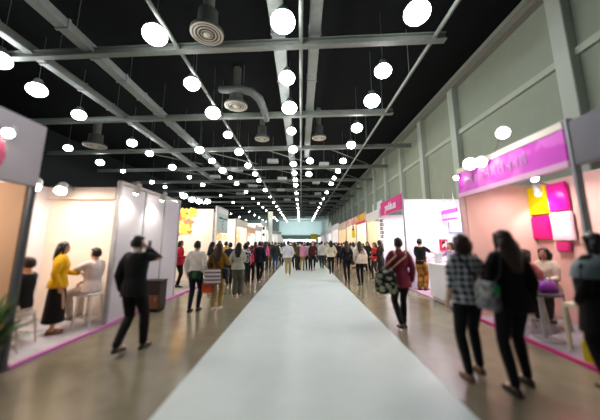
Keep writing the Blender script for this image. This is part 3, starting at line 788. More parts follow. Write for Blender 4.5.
        if hair == 'bun': h.ball(hd((0, -.11, .07)), .045, 12, 8)
        for s in (-1, 1): h.tube([hd((s * .055, .045, .07)), hd((s * .078, .025, .02)), hd((s * .08, .01, max(zb, -.12)))], [.026, .022, .016], 8)
    A['hair'] = remesh(h.xf(T), .010 if det == 'far' else .007, 3, .4)
    # top
    g = Geo(); inf = {'tee': .010, 'long': .012, 'shirt': .016, 'jacket': .022, 'coat': .028, 'dress': .012}[top]
    z0 = hem if hem is not None else {'tee': .86, 'long': .87, 'shirt': .82, 'jacket': .80, 'coat': .60, 'dress': .86}[top]
    if seat is not None: z0 = max(z0, .84)
    g.rings(trunk(spec, inf, z0, 1.43, .12 if top in ('shirt', 'jacket', 'coat') else .03), 20)
    if top in ('jacket', 'coat', 'shirt'):
        g.rings([(1.42, 0, -.014, .082, .075), (1.455, 0, -.010, .066, .066), (1.475, 0, -.006, .06, .064)], 16)
    sl = sleeve if sleeve is not None else (.42 if top in ('tee', 'dress') else .97)
    for s, nm in ((-1, 'L'), (1, 'R')):
        sh, el, wr = J['sh' + nm], J['el' + nm], J['wr' + nm]; i2 = inf * .8 + .004
        st = sh + Vector((-s * .045, 0, .0))
        if sl <= .5: g.tube([st, sh.lerp(el, .4), sh.lerp(el, sl * 2)], [.058 + i2, .052 + i2, .047 + i2], 12)
        else:
            e2 = el.lerp(wr, (sl - .5) * 2)
            g.tube([st, sh.lerp(el, .35), el, e2], [.058 + i2, .051 + i2, .042 + i2, .034 + i2], 12)
    A['top'] = remesh(g.xf(T), .0085 if det == 'near' else .014, 4, .5)
    # bottom
    g = Geo()
    if bottom in ('skirt', 'long_skirt'):
        zb = .46 if bottom == 'skirt' else .2
        if seat is None:
            g.rings([(zb, 0, .0, .20, .17), (zb + .02, 0, 0, .203, .173), (.7, 0, 0, .19, .145), (.88, 0, 0, .178, .13), (1.0, 0, 0, .155, .115), (1.06, 0, 0, .14, .106)], 22)
        else:
            g.rings([(.82, 0, 0, .17, .13), (.95, 0, 0, .175, .13), (1.05, 0, 0, .14, .106)], 18)
            for nm in 'LR': g.tube([J['hp' + nm], J['kn' + nm]], [.12, .1], 14)
        legs = False
    else:
        fit = {'trousers': .016, 'slim': .009, 'wide': .035, 'shorts': .026}[bottom]
        g.rings(trunk(spec, .012, .84, 1.0), 18)
        for nm in 'LR':
            hp, kn, an = J['hp' + nm], J['kn' + nm], J['an' + nm]
            if bottom == 'shorts': g.tube([hp, hp.lerp(kn, .5), kn.lerp(an, .1)], [.092 + fit, .088 + fit, .075 + fit], 14)
            else: g.tube([hp, hp.lerp(kn, .4), kn, kn.lerp(an, .35), an + Vector((0, 0, .015))], [.09 + fit * .6, .081 + fit, .056 + fit, .056 + fit, .036 + fit * 1.3], 14)
    A['bottom'] = remesh(g.xf(T), .0085 if det == 'near' else .014, 4, .5)
    # shoes
    for s, nm in ((-1, 'L'), (1, 'R')):
        an = J['an' + nm]; lift = 0
        z = an.z - .085
        R = []
        for y, w, hh in ((-.075, .018, .03), (-.06, .032, .07), (-.01, .036, .085), (.06, .040, .062), (.12, .042, .045), (.165, .034, .035), (.185, .014, .02)):
            tilt = (.35 * max(0, y + .08) if z > .03 and seat is None else 0)
            R.append([(an.x + w * c_, an.y + y, z - tilt * .3 + hh * q_) for c_, q_ in ((-1, 0), (-1, .5), (-.6, .95), (0, 1), (.6, .95), (1, .5), (1, 0), (.4, 0), (-.4, 0))])
        A['shoe' + nm] = Geo().loft(R).xf(T).mesh('shoe', True)
    A['J'] = {q: T @ v for q, v in J.items()}
    ARCH[key] = A
    return A

EYEW = mat('e8e4de', .3, 'plain', .5); PUP = mat('17110e', .3, 'plain', .5); LIP = mat('a4544e', .4, 'plain', .4)
HAIRS = {'k': '0d0b0b', 'b': '3a2316', 'd': '1f1512', 'g': '3a3836'}
def cm(c, rough=.75):
    if isinstance(c, bpy.types.Material): return c
    return mat(c, rough, 'cloth', .2)
def person(loc, h, rz, label, topc, botc, shoes='141313', hairc='k', skin=None, group=None, cat='person', **spec):
    A = arch(**spec)
    t = thing('person', label, cat, loc, rz, group, h / 1.70)
    link('body', A['body'], skin or SK, t)
    link('hair', A['hair'], mat(HAIRS[hairc], .45, 'hair', .4), t)
    tn_ = {'jacket': 'jacket', 'coat': 'coat', 'tee': 'tee_shirt', 'dress': 'dress_top', 'shirt': 'shirt', 'long': 'sweater'}[spec.get('top', 'long')]
    link(tn_, A['top'], cm(topc), t)
    bn = {'skirt': 'skirt', 'long_skirt': 'skirt', 'shorts': 'shorts'}.get(spec.get('bottom', 'trousers'), 'trousers')
    link(bn, A['bottom'], cm(botc), t)
    for s in 'LR': link('shoe', A['shoe' + s], mat(shoes, .5, 'plain', .4), t)
    if 'mouth' in A:
        for q in (-1, 1):
            e = link('eye', A['eye%d' % q], EYEW, t); link('pupil', A['pupil%d' % q], PUP, e); link('eyebrow', A['brow%d' % q], mat('1a1412', .6), t)
        link('mouth', A['mouth'], LIP, t)
    return t, A
def local_at(t, p):
    s = t.scale[0]
    return Matrix.Translation(t.location) @ Matrix.Rotation(t.rotation_euler.z, 4, 'Z') @ (Vector(p) * s)
def attach(t, name, label, cat, p, group=None):
    """a carried thing: its own top-level Empty at point p of the person's frame"""
    return thing(name, label, cat, local_at(t, p), t.rotation_euler.z, group, t.scale[0])
def tote(t, p, w, h, m, label, hand=None, name='tote_bag', cat='bag', tilt=0, handm=None, d=.1, text=None):
    b = attach(t, name, label, cat, p)
    R = []
    for z, q, dd in ((0, .9, .75), (.02, .98, 1), (h * .5, 1, 1.05), (h * .92, .97, .7), (h, .95, .45)):
        R.append((z, 0, 0, w / 2 * q, d / 2 * dd))
    obj('bag_body', Geo().rings(R, 20, p=.45), m, b, smooth=False)
    g = Geo()
    for sy in (-1, 1):
        top = Vector((0, sy * .02, h + .22)) if hand is None else Vector(hand) - Vector(p) + Vector((0, sy * .012, 0))
        g.tube([(-w * .28, sy * d * .22, h - .02), Vector((-w * .28, sy * d * .22, h)).lerp(top, .75) + Vector((-.01, 0, 0)), top, Vector((w * .28, sy * d * .22, h)).lerp(top, .75) + Vector((.01, 0, 0)), (w * .28, sy * d * .22, h - .02)], .009, 7)
    obj('handle', g, handm or m, b, smooth=True)
    b.rotation_euler.z += tilt
    return b
def shoulder_bag(t, side, m, strapm, label, w=.28, h=.24, z=.82, cross=True, back=-.06, xo=.24, patch=None):
    s = side; p = Vector((s * xo, back, z))
    b = attach(t, 'shoulder_bag', label, 'bag', p)
    obj('bag_body', Geo().rings([(0, 0, 0, .055, w * .42), (.03, 0, 0, .07, w * .5), (h * .6, 0, 0, .065, w * .5), (h, 0, 0, .035, w * .42)], 18, p=.6), m, b, smooth=True)
    obj('flap', Geo().rings([(h * .45, s * .012, 0, .066, w * .44), (h * .8, s * .008, 0, .064, w * .46), (h + .012, 0, 0, .04, w * .42)], 18, p=.6), patch or m, b, smooth=True)
    top = Vector(((-s if cross else s) * .11, -.01, 1.452)) - p
    g = Geo()
    if cross:
        a = [(0, -w * .35, h - .02), Vector((s * .10, -.155, 1.02)) - p, Vector((0, -.165, 1.2)) - p, Vector((-s * .08, -.135, 1.36)) - p, top,
             Vector((-s * .07, .125, 1.33)) - p, Vector((.02 * s, .17, 1.18)) - p, Vector((s * .12, .15, 1.0)) - p, (0, w * .3, h - .02)]
    else:
        a = [(0, -w * .35, h - .02), Vector((s * .19, -.13, 1.2)) - p, top + Vector((0, -.06, -.01)), top + Vector((0, 0, .012)), top + Vector((0, .06, -.02)), Vector((s * .19, .13, 1.2)) - p, (0, w * .35, h - .02)]
    obj('strap', Geo().tube(a, .013, 8, True), strapm, b, smooth=True)
    return b
def backpack(t, m, strapm, label, w=.30, h=.40, z=.98, d=.16, xo=0, y=-.2, tilt=0):
    p = Vector((xo, y, z)); b = attach(t, 'backpack', label, 'bag', p)
    obj('bag_body', Geo().rings([(0, 0, 0, w * .42, d * .4), (.03, 0, 0, w * .5, d * .5), (h * .5, 0, 0, w * .5, d * .52), (h * .85, 0, .01, w * .43, d * .42), (h, 0, .03, w * .28, d * .2)], 22, p=.6), m, b, smooth=True)
    obj('pocket', Geo().rings([(.04, 0, -d * .45, w * .36, .04), (h * .3, 0, -d * .5, w * .38, .05), (h * .45, 0, -d * .46, w * .33, .03)], 16, p=.6), m, b, smooth=True)
    for s in (-1, 1):
        a = [Vector((xo + s * w * .2, y + .05, z + h * .9)) - p, Vector((s * .10, -.13, 1.36)) - p, Vector((s * .115, -.02, 1.46)) - p, Vector((s * .12, .10, 1.38)) - p, Vector((s * .135, .135, 1.2)) - p, Vector((s * .17, .03, 1.04)) - p, Vector((xo + s * w * .4, y + .03, z + h * .12)) - p]
        obj('strap', Geo().tube(a, .017, 8), strapm, b, smooth=True)
    return b

BLK = '121214'; DN = '151a26'
# ---- near people (in the sharp foreground)
p = at_z(130, 352)
t, A = person(p, 1.69, -.1, 'man in a black suit walking by the white wall, holding a phone to his ear', '101215', '0e0f12', gender='m', hair='short', top='jacket', bottom='trousers', armL='down', armR='phone', stride=.32, spread=.09, det='near', hem=.80, turn=-.25); t.rotation_euler.y = -.03
obj('collar', Geo().rings([(1.45, 0, -.010, .067, .067), (1.50, 0, -.004, .061, .063)], 20, caps=False), mat('e6e6e6', .6, 'cloth'), t, smooth=True)
ph = attach(t, 'mobile_phone', 'small dark phone held to the suited man\'s ear', 'phone', (.115, .06, 1.56))
obj('case', Geo().box(-.006, .006, -.035, .035, -.07, .07), mat('22242a', .3), ph, bevel=.004)
obj('screen', Geo().box(-.008, -.006, -.03, .03, -.06, .06), mat('3a4250', .15), ph)

PLAID = mat('1c2024', .75, 'plaid', .2, scale=13, hex2='d5dade')
p = at_z(475, 376)
t1, A = person(p, 1.70, .02, 'woman in a black and white checked shirt with shoulder-length brown hair', PLAID, '101116', '6b4a3a', 'b', gender='f', hair='bob', top='shirt', bottom='slim', armL='down', armR='strap', stride=.2, spread=.13, det='near', sleeve=.62, hem=.86, bulk=.06)
shoulder_bag(t1, 1, mat('18181a', .6, 'cloth'), mat('141414', .6, 'cloth'), 'small black bag on a black strap across the checked shirt', w=.24, h=.2, z=.84, back=-.04)

p = at_z(522, 389)
t2, A = person(p, 1.74, .03, 'tall woman in a black jacket with long brown hair beside the checked shirt', '0d0d10', '0f0f14', '2a221e', 'b', gender='f', hair='long', top='jacket', bottom='slim', armL='hold', armR='down', stride=.2, spread=.15, det='near', hem=.80, bulk=.1)

gb = shoulder_bag(t2, -1, mat('8a8e90', .7, 'mix', .2, scale=22, hex2='4c5052'), mat('141414', .6, 'cloth'), 'grey patterned shoulder bag hanging between the two women', w=.30, h=.28, z=.84, cross=False, back=-.10, xo=.34, patch=mat('606466', .7, 'mix', .2, scale=20, hex2='9ea09e'))
tg = obj('tag', Geo().box(-.03, .03, -.008, .008, -.06, .02), mat('1f9a4c', .5), gb, bevel=.004, loc=(-.01, -.17, .25)); tg['label'] = 'bright green tag'

p = at_z(403, 329)
t3, A = person(p, 1.68, .0, 'man in a maroon cardigan and black trousers carrying a patterned bag on his back', '7c2a40', '0f0f12', '2a2120', 'k', gender='m', hair='short', top='shirt', bottom='slim', armL='hold', armR='down', stride=.24, det='near', hem=.76, turn=.1)
backpack(t3, mat('0d0f11', .7, 'mixd', .2, scale=12, hex2='9aa48a'), mat('b39a78', .7, 'cloth'), 'black and pale green patterned bag slung low behind the maroon cardigan', w=.42, h=.44, z=.68, d=.18, xo=-.34, y=-.21)

p = at_z(193.5, 311)
t4, A = person(p, 1.62, -.05, 'man in a white shirt and dark navy trousers on the left aisle', 'f3f0ea', '16232f', '1b1b1d', 'k', gender='m', hair='short', top='shirt', bottom='slim', armL='down', armR='down', stride=.14, det='near', hem=.93, bulk=.08)
wb = attach(t4, 'waist_bag', 'green and black waist bag worn over the white shirt', 'bag', (.06, -.16, .93))
obj('bag_body', Geo().rings([(-.16, 0, 0, .12, .04), (-.1, 0, 0, .14, .06), (.02, 0, 0, .14, .05), (.05, 0, .01, .12, .03)], 16, p=.6), mat('1d2a22', .7, 'cloth'), wb, smooth=True)
obj('belt', Geo().rings([(-.02, -.06, .16, .195, .155), (.03, -.06, .16, .192, .152)], 26, caps=False), mat('14181a', .6), wb, smooth=True)
obj('green_flap', Geo().box(-.05, .05, -.068, -.05, -.12, .02), mat('2a6a3c', .6, 'cloth'), wb, bevel=.008)
tote(t4, A['handR'] + Vector((.05, 0, -.38)), .22, .26, mat('e0562c', .6, 'cloth'), 'orange carrier bag in the white-shirted man\'s right hand', A['handR'], name='carrier_bag')

p = at_z(216, 309.5)
t5, A = person(p, 1.58, .0, 'woman in an ochre top and khaki trousers with a striped tote', '9a7420', 'a98a52', 'd8cfc0', 'b', gender='f', hair='long', top='long', bottom='slim', armL='hold', armR='strap', stride=.08, det='near', sleeve=.7, hem=.86, bulk=.04)
tote(t5, Vector((-.06, -.24, .66)), .40, .38, mat('d8d2d4', .7, 'stripe', .2, scale=11, hex2='6c6670'), 'grey and white striped tote bag on the ochre-topped woman\'s left side', (-.14, -.05, 1.42), tilt=.1, d=.14, handm=mat('3a2c34', .6))
shoulder_bag(t5, 1, mat('17161a', .6, 'cloth'), mat('111114', .5, 'cloth'), 'black cross-body bag on the ochre-topped woman\'s right hip', w=.26, h=.26, z=.78)

p = at_z(237, 296)
t6, A = person(p, 1.58, .0, 'woman in a loose pale sage blouse and grey trousers, long dark hair', 'bdc0ae', '5c5c50', 'a89a84', 'd', gender='f', hair='long', top='shirt', bottom='wide', armL='hold', armR='front', stride=.1, hem=.84, bulk=.12, sleeve=.75)

p = at_z(423, 290, .03)
t7, A = person(p, 1.68, -.95, 'man in a black shirt leaning toward the white counter', '121417', mat('6a5220', .7, 'mix', .2, scale=6, hex2='a8702c'), '1e1a18', 'k', gender='m', hair='short', top='tee', bottom='wide', armL='front', armR='reach', stride=.1, hem=.84, bulk=.1)
p2 = Vector((4.62, 8.0, .03))
t8, A = person(Vector((4.55, 8.35, .03)), 1.56, 1.9, 'woman in a lilac top behind the white counter', 'a58aa8', '2a2630', '1b1b1d', 'b', gender='f', hair='mid', top='long', bottom='slim', armL='front', armR='reach', face=True)
person(Vector((4.75, 7.55, .03)), 1.55, 1.2, 'woman in a pale pink blouse behind the counter, next to the checked shirt', 'dba9b4', '3a3036', '1b1b1d', 'k', gender='f', hair='bob', top='long', bottom='slim', armL='front', armR='front', face=True)
# things on the counter
for i, (x, y, c, lab) in enumerate([(3.9, 7.85, 'f1eef0', 'white paper bag standing on the far end of the counter'), (4.08, 7.5, 'e9dfe6', 'pale paper bag standing mid-counter')]):
    b = thing('paper_bag', lab, 'bag', (x, y, 1.015))
    obj('bag_body', Geo().rings([(0, 0, 0, .10, .06), (.2, 0, 0, .10, .06), (.28, 0, 0, .10, .05)], 16, p=.3), mat(c, .6, 'plain'), b)
    obj('handle', Geo().tube([(-.05, 0, .27), (-.04, 0, .35), (.04, 0, .35), (.05, 0, .27)], .006, 6), mat('d8c8d0', .6), b)

# ---- left booth people
p = Vector((-4.32, 5.0, .04))
t9, A = person(p, 1.56, -.9, 'woman in a bright yellow jacket and long black skirt in the left booth', 'dfae10', '0f100f', '7a4a22', 'k', gender='f', hair='mid', top='jacket', bottom='long_skirt', armL='front', armR='down', hem=.84, turn=-.2, face=True)
def stool(loc, h, label, hexc, r=.17, group=None, rz=0):
    t = thing('bar_stool' if h > .55 else 'stool', label, 'stool', loc, rz, group)
    obj('seat', Geo().rings([(h - .05, 0, 0, r * .94, r * .94), (h - .035, 0, 0, r, r), (h - .01, 0, 0, r, r), (h, 0, 0, r * .9, r * .9)], 24, p=.7), mat(hexc, .5, 'plain'), t, smooth=False)
    for sx in (-1, 1):
        for sy in (-1, 1): obj('leg', Geo().tube([(sx * r * .95, sy * r * .95, .012), (sx * r * .7, sy * r * .7, h - .04)], [.017, .02], 8), mat(hexc, .4, 'plain'), t, smooth=True)
    obj('foot_ring', Geo().tube([(r * .88 * math.cos(a * PI / 2 + PI / 4) * 1.35, r * .88 * math.sin(a * PI / 2 + PI / 4) * 1.35, h * .3) for a in range(5)], .011, 7), mat(hexc, .4, 'plain'), t)
    return t
s1 = Vector((-3.98, 5.36, .04))
stool(s1, .62, 'white bar stool under the seated person in white', 'd8d4d0')
person(s1, 1.62, 1.35, 'seated person in a pale shirt and cream trousers reaching to the left', 'e4d6d2', 'd9cbb8', '8d8478', 'k', gender='m', hair='short', top='shirt', bottom='trousers', armL='reach', armR='lap', seat=.62, sleeve=.5, face=True)
s2 = Vector((-4.42, 4.5, .04))
stool(s2, .48, 'white stool under the seated person in black', 'cfcac4')
person(s2, 1.62, 1.75, 'seated person in a black top and white trousers behind the potted plant', '141416', 'd9d0c4', 'bdb6ac', 'd', gender='m', hair='short', top='long', bottom='trousers', armL='lap', armR='lap', seat=.48, face=True)
stool(Vector((-4.2, 4.02, .04)), .46, 'small empty white stool nearest the potted plant', 'd8d6d0', .16)
# potted plant
t = thing('potted_plant', 'leafy green potted plant at the left picture edge', 'plant', (-3.62, 3.28, 0))
obj('pot', Geo().rings([(0, 0, 0, .13, .13), (.02, 0, 0, .14, .14), (.38, 0, 0, .19, .19), (.40, 0, 0, .2, .2), (.40, 0, 0, .17, .17), (.36, 0, 0, .16, .16)], 24), mat('16181c', .5, 'plain'), t, smooth=False)
obj('soil', Geo().rings([(.34, 0, 0, .15, .15), (.37, 0, 0, .165, .165)], 20), mat('2a1f18', .9), t)
rnd = random.Random(9); gl = [Geo(), Geo()]; gs = Geo()
for i in range(60):
    a = rnd.uniform(0, 2 * PI); el = rnd.uniform(.25, 1.35); L = rnd.uniform(.5, .85); w = rnd.uniform(.025, .05)
    d = Vector((math.cos(a), math.sin(a), 0)); base = Vector((d.x * .05, d.y * .05, .38)); R = []
    sdv = Vector((-d.y, d.x, 0))
    for q in range(8):
        s_ = q / 7; r_ = L * s_ * math.cos(el) + .12 * s_ * s_; z = L * s_ * math.sin(el) * (1 - .28 * s_ * s_)
        c_ = base + d * (r_ * .62) + Vector((0, 0, z)); ww = w * math.sin(PI * min(1, .12 + s_ * .88)) + .003
        R.append((c_ - sdv * ww, c_ + Vector((0, 0, -.006)), c_ + sdv * ww))
    vs = [v for r in R for v in r]; fs = []
    for q in range(7):
        for j in range(2): fs.append((q * 3 + j, q * 3 + j + 1, q * 3 + j + 4, q * 3 + j + 3))
    gl[i % 2].add(vs, fs)
obj('foliage', gl[0], mat('2f5a1e', .5, 'leaf', .3), t, smooth=True)
obj('foliage', gl[1], mat('41701f', .5, 'leaf', .3), t, smooth=True)

# ---- right booth people and things
t10, A = person(Vector((3.44, 3.22, 0)), 1.70, .1, 'person in a black coat and pale grey scarf at the right picture edge', '0b0b0d', '0c0c0e', '141414', 'k', gender='f', hair='bob', top='coat', bottom='wide', armL='hold', armR='hold', det='near', bulk=.24, turn=.3)
sc = attach(t10, 'scarf', 'pale grey scarf round the shoulders of the person at the right edge', 'scarf', (0, 0, 1.36))
obj('wrap', Geo().rings([(-.16, 0, -.005, .31, .22), (-.06, 0, -.005, .285, .205), (.03, 0, -.008, .235, .165), (.10, 0, -.01, .10, .095)], 24, caps=False), mat('6f7d80', .8, 'cloth'), sc, smooth=True)
obj('tail', Geo().rings([(-.42, -.1, .16, .06, .02), (-.2, -.09, .17, .07, .025), (-.02, -.06, .13, .06, .03)], 12), mat('6f7d80', .8, 'cloth'), sc, smooth=True)
s3 = Vector((4.12, 5.1, .04)); s4 = Vector((4.72, 5.35, .04))
stool(s3, .62, 'pale stool under the seated woman in the pink top', 'b9b4b0'); stool(s4, .62, 'pale stool under the seated person in white, right booth', 'b9b4b0')
person(s3, 1.60, -1.2, 'seated woman in a pink top facing right in the pink booth', 'd87c78', '3a3238', '2b2624', 'b', gender='f', hair='mid', top='tee', bottom='slim', armL='front', armR='lap', seat=.62, face=True)
person(s4, 1.62, 1.9, 'seated person in a cream blouse below the magenta squares', 'd8c8b8', '2a2a30', '2b2624', 'k', gender='f', hair='bob', top='shirt', bottom='slim', armL='front', armR='lap', seat=.62, face=True)
t = thing('table', 'small round table in the pink booth with bags on it', 'table', (3.98, 4.72, .04))
obj('tabletop', Geo().rings([(.70, 0, 0, .30, .30), (.72, 0, 0, .31, .31), (.74, 0, 0, .30, .30)], 30), mat('4a474c', .4), t)
obj('column', Geo().tube([(0, 0, .02), (0, 0, .7)], .03, 12), POST, t); obj('base', Geo().rings([(0, 0, 0, .22, .22), (.015, 0, 0, .21, .21), (.03, 0, 0, .05, .05)], 24), POST, t)
b = thing('handbag', 'bright purple handbag on the table in the pink booth', 'bag', (4.05, 4.62, .782))
obj('bag_body', Geo().rings([(0, 0, 0, .13, .06), (.1, 0, 0, .14, .065), (.18, 0, 0, .1, .03)], 18, p=.6), mat('9a3fb4', .5, 'cloth'), b, smooth=True)
obj('handle', Geo().tube([(-.07, 0, .16), (-.05, 0, .25), (.05, 0, .25), (.07, 0, .16)], .008, 7), mat('7a2f94', .5), b)
b = thing('cup', 'white cup on the left side of the small round table', 'cup', (3.82, 4.66, .782))
obj('cup_body', Geo().rings([(0, 0, 0, .032, .032), (.09, 0, 0, .042, .042), (.1, 0, 0, .04, .04), (.095, 0, 0, .035, .035)], 18), mat('d9d4e2', .4), b, smooth=True)
obj('lid', Geo().rings([(.1, 0, 0, .043, .043), (.112, 0, 0, .038, .038)], 18), mat('efeff2', .4), b)
b = thing('water_bottle', 'small bottle with blue cap on the round table', 'bottle', (4.2, 4.82, .782))
obj('bottle_body', Geo().rings([(0, 0, 0, .032, .032), (.15, 0, 0, .033, .033), (.19, 0, 0, .014, .014), (.21, 0, 0, .014, .014)], 16), mat('b9c6cc', .2, 'plain', .5), b, smooth=True)
obj('cap', Geo().rings([(.21, 0, 0, .016, .016), (.235, 0, 0, .016, .016)], 14), mat('2a8ab0', .4), b)
# square white stool
t = thing('square_stool', 'pale square-topped stool in front of the right booth table', 'stool', (4.18, 4.2, .04), .25)
obj('seat', Geo().box(-.2, .2, -.18, .18, .60, .66), mat('d9d6c0', .5), t, bevel=.015)
for sx in (-1, 1):
    for sy in (-1, 1): obj('leg', Geo().box(sx * .175 - .025, sx * .175 + .025, sy * .15 - .025, sy * .15 + .025, 0, .60), mat('d0cdb6', .5), t, bevel=.006)
for i, (x, y, h, lab) in enumerate([(3.9, 3.88, .26, 'yellow paper bag on the booth floor near the right edge, front'), (4.22, 3.8, .46, 'taller yellow paper bag beside the pale square stool')]):
    b = thing('paper_bag', lab, 'bag', (x, y, .04), .3)
    obj('bag_body', Geo().rings([(0, 0, 0, .13, .08), (h * .8, 0, 0, .13, .08), (h, 0, 0, .13, .06)], 16, p=.3), mat('c9b41c', .6, 'plain'), b)
    obj('handle', Geo().tube([(-.06, 0, h - .02), (-.05, 0, h + .09), (.05, 0, h + .09), (.06, 0, h - .02)], .006, 6), mat('a8961a', .6), b)

# ---- middle-distance crowd : (px, foot py, height, rz, label, top, bottom, hair colour, spec, bag)
def SP(g='f', h='long', t='long', b='slim', L='down', R='down', s=.2, **k):
    return dict(gender=g, hair=h, top=t, bottom=b, armL=L, armR=R, stride=s, **k)
F1 = SP(); F2 = SP(h='bob', t='tee', L='hold', R='down', s=-.2); F3 = SP(h='pony', t='jacket', b='trousers', R='front')
F4 = SP(h='mid', t='shirt', b='skirt', L='front', R='down', s=.1)
M1 = SP('m', 'short', 'shirt', 'trousers', s=.25); M2 = SP('m', 'short', 'jacket', 'trousers', 'hold', 'down', -.25); M3 = SP('m', 'short', 'tee', 'wide', 'front', 'down', .1)
MF = SP('m', 'short', 'shirt', 'trousers', 'down', 'front', .25, face=True); FF = SP('f', 'mid', 'long', 'slim', 'hold', 'down', .25, face=True)
FS = SP('f', 'long', 'jacket', 'slim', 'hold', 'front', .1, face=True)
def put(px, py, h, rz, lab, top, bot, spec, hc='k', z=0, shoes='18181a', group=None):
    p = at_z(px, py, z)
    return person(p, h, rz, lab, top, bot, shoes, hc, group=group, **spec)
put(177.5, 287, 1.62, -1.6, 'person in a red jacket and black trousers standing inside the cream flower booth', 'c2263c', '15151a', FS, 'k', .03)
put(210, 291, 1.6, -1.2, 'woman in a dark top with tan sleeves inside the flower booth, behind the white post', '1e1c20', '2a2626', FS, 'd')
put(228.5, 287, 1.58, .4, 'man in navy with a white collar between ochre woman and sage blouse', '223450', '23242a', M1, 'k')
put(224.5, 280, 1.62, -.3, 'person in a mustard yellow jacket just left of the navy man', 'b3902c', '2a2620', M2, 'k')
put(218, 277, 1.66, .2, 'dark-haired person in grey partly hidden by the ochre woman', '5d5650', '302c2c', F1, 'd')
put(244.5, 283, 1.56, .0, 'woman in a grey and white patterned top right of the sage blouse', mat('3b3f4c', .7, 'mix', .2, scale=14, hex2='d0d0d6'), '17171c', F2, 'k')
t, A = put(250.5, 282, 1.46, .0, 'short person in dark clothes wearing a pink backpack', '3c2024', '16161a', F3, 'b')
backpack(t, mat('e0246c', .6, 'cloth'), mat('b01c54', .6, 'cloth'), 'bright pink backpack on the short person left of the carpet', w=.32, h=.42, z=.92)
put(247, 276, 1.62, .3, 'person in a red cap-coloured top behind the pink backpack', 'd2342c', '1d1d22', M3, 'k')
put(259, 281.5, 1.62, -.05, 'man in a dark navy jacket left of the carpet, right of the pink backpack', '171c2a', '12141c', M2, 'k')
put(264.5, 271, 1.62, .1, 'woman in a hot pink top behind the dark navy jacket', 'd86aa0', '29242c', F1, 'd')
put(268.5, 269, 1.58, .1, 'person in a brown coat left of the blue jeans', '5a4028', '3a2c20', SP('f', 'bob', 'coat', 'slim'), 'b')
put(275, 270.5, 1.60, .1, 'man in a dark green jacket and blue jeans at the carpet edge', '24302c', '2c4a78', M2, 'k')
put(281.5, 266, 1.58, .2, 'woman in a black and white patterned top left of the white-shirted man on the carpet', mat('d8d4d6', .7, 'mix', .2, scale=12, hex2='4a4448'), '1c1a20', FF, 'k')
put(288, 275.5, 1.64, .0, 'man in a white shirt and khaki trousers walking on the carpet', 'dfe4ee', 'a08e62', SP('m', 'short', 'shirt', 'trousers', 'down', 'hold', .3, hem=.88), 'k', .006, 'c9b48e')
put(294.5, 268.5, 1.60, .1, 'woman in a yellow-orange top right of the white-shirted man on the carpet', 'd29a2c', '22222a', F1, 'k', .006)
put(298, 270.5, 1.60, .1, 'person in a dark olive top left of the pink shirt', '4a4434', '262420', M3, 'k', .006)
put(302, 270.5, 1.61, -.1, 'man in a pink shirt and khaki trousers in the middle of the carpet', 'cf8aa6', '9d8858', M1, 'k', .006)
put(308, 270, 1.62, .1, 'woman in a white top and black leggings right of the pink shirt', 'dcd6dc', '18181e', F2, 'k', .006)
put(313, 270.5, 1.64, 3.1, 'person in a dark maroon top and black trousers facing this way on the carpet', '4c1c24', '141418', FF, 'k', .006)
put(317, 263, 1.62, .1, 'person in a blue-grey shirt behind the maroon top', '6c7c98', '2a2c34', M1, 'k', .006)
put(322, 268.5, 1.64, .0, 'person in a white and grey striped shirt with dark trousers', mat('e0e2de', .7, 'vstripe', .2, scale=14, hex2='86908a'), '24302e', M1, 'k', .006)
t, A = put(331.5, 273.5, 1.66, .0, 'woman in a cream cardigan and black leggings, right edge of the carpet', 'd3cdb4', '121216', SP('f', 'mid', 'jacket', 'slim', 'hold', 'hold', .2, hem=.86), 'k', .006)
put(339, 266, 1.56, -.3, 'person in dark clothes right behind the cream cardigan', '1c1a20', '14141a', F3, 'k')
t, A = put(347.5, 281.5, 1.64, .05, 'woman all in black with long wavy hair on the right aisle', '121214', '1c1a1c', SP('f', 'long', 'long', 'slim', 'hold', 'down', .12, bulk=.06), 'b')
shoulder_bag(t, 1, mat('3a3638', .6, 'cloth'), mat('1c1a1c', .6, 'cloth'), 'dark grey shoulder bag on the woman all in black', w=.26, h=.26, z=.7, cross=False)
t, A = put(361, 285, 1.62, .05, 'woman in a cream top and black leggings carrying a pale tote, right aisle', 'd5c9b8', '121216', SP('f', 'long', 'long', 'slim', 'hold', 'hold', .14, hem=.84), 'b')
tote(t, Vector((.03, -.2, .84)), .42, .34, mat('dccdb4', .7, 'cloth'), 'pale beige tote bag across the back of the cream-topped woman', (.14, -.06, 1.44), d=.12)
t, A = put(368.5, 273, 1.62, 2.6, 'woman in black with a green scarf facing this way by the right booths', '17191a', '1a1c22', FS, 'k')
put(376, 279, 1.55, 2.0, 'person in a bright red top by the cream right booth', 'd8302a', '33302e', FF, 'd', .03)
put(381.5, 282, 1.64, 1.0, 'woman with long dark hair in a tan and black outfit under the vertical sign', '2a201e', '201c1c', SP('f', 'long', 'jacket', 'skirt', 'front', 'front', 0, face=True), 'b', .03)
put(354, 268, 1.60, .2, 'person in white partly behind the woman with the pale tote', 'd8d6d2', '2a2a2e', F4, 'k')
put(386, 276, 1.5, .9, 'person in a pale blouse inside the booth below the magenta banner', 'e2d4cc', '4a4448', F4, 'd', .03)
put(327, 264.5, 1.62, 3.0, 'man in pale grey facing this way left of the cream cardigan', 'a8aca8', '2c3030', MF, 'k', .006)
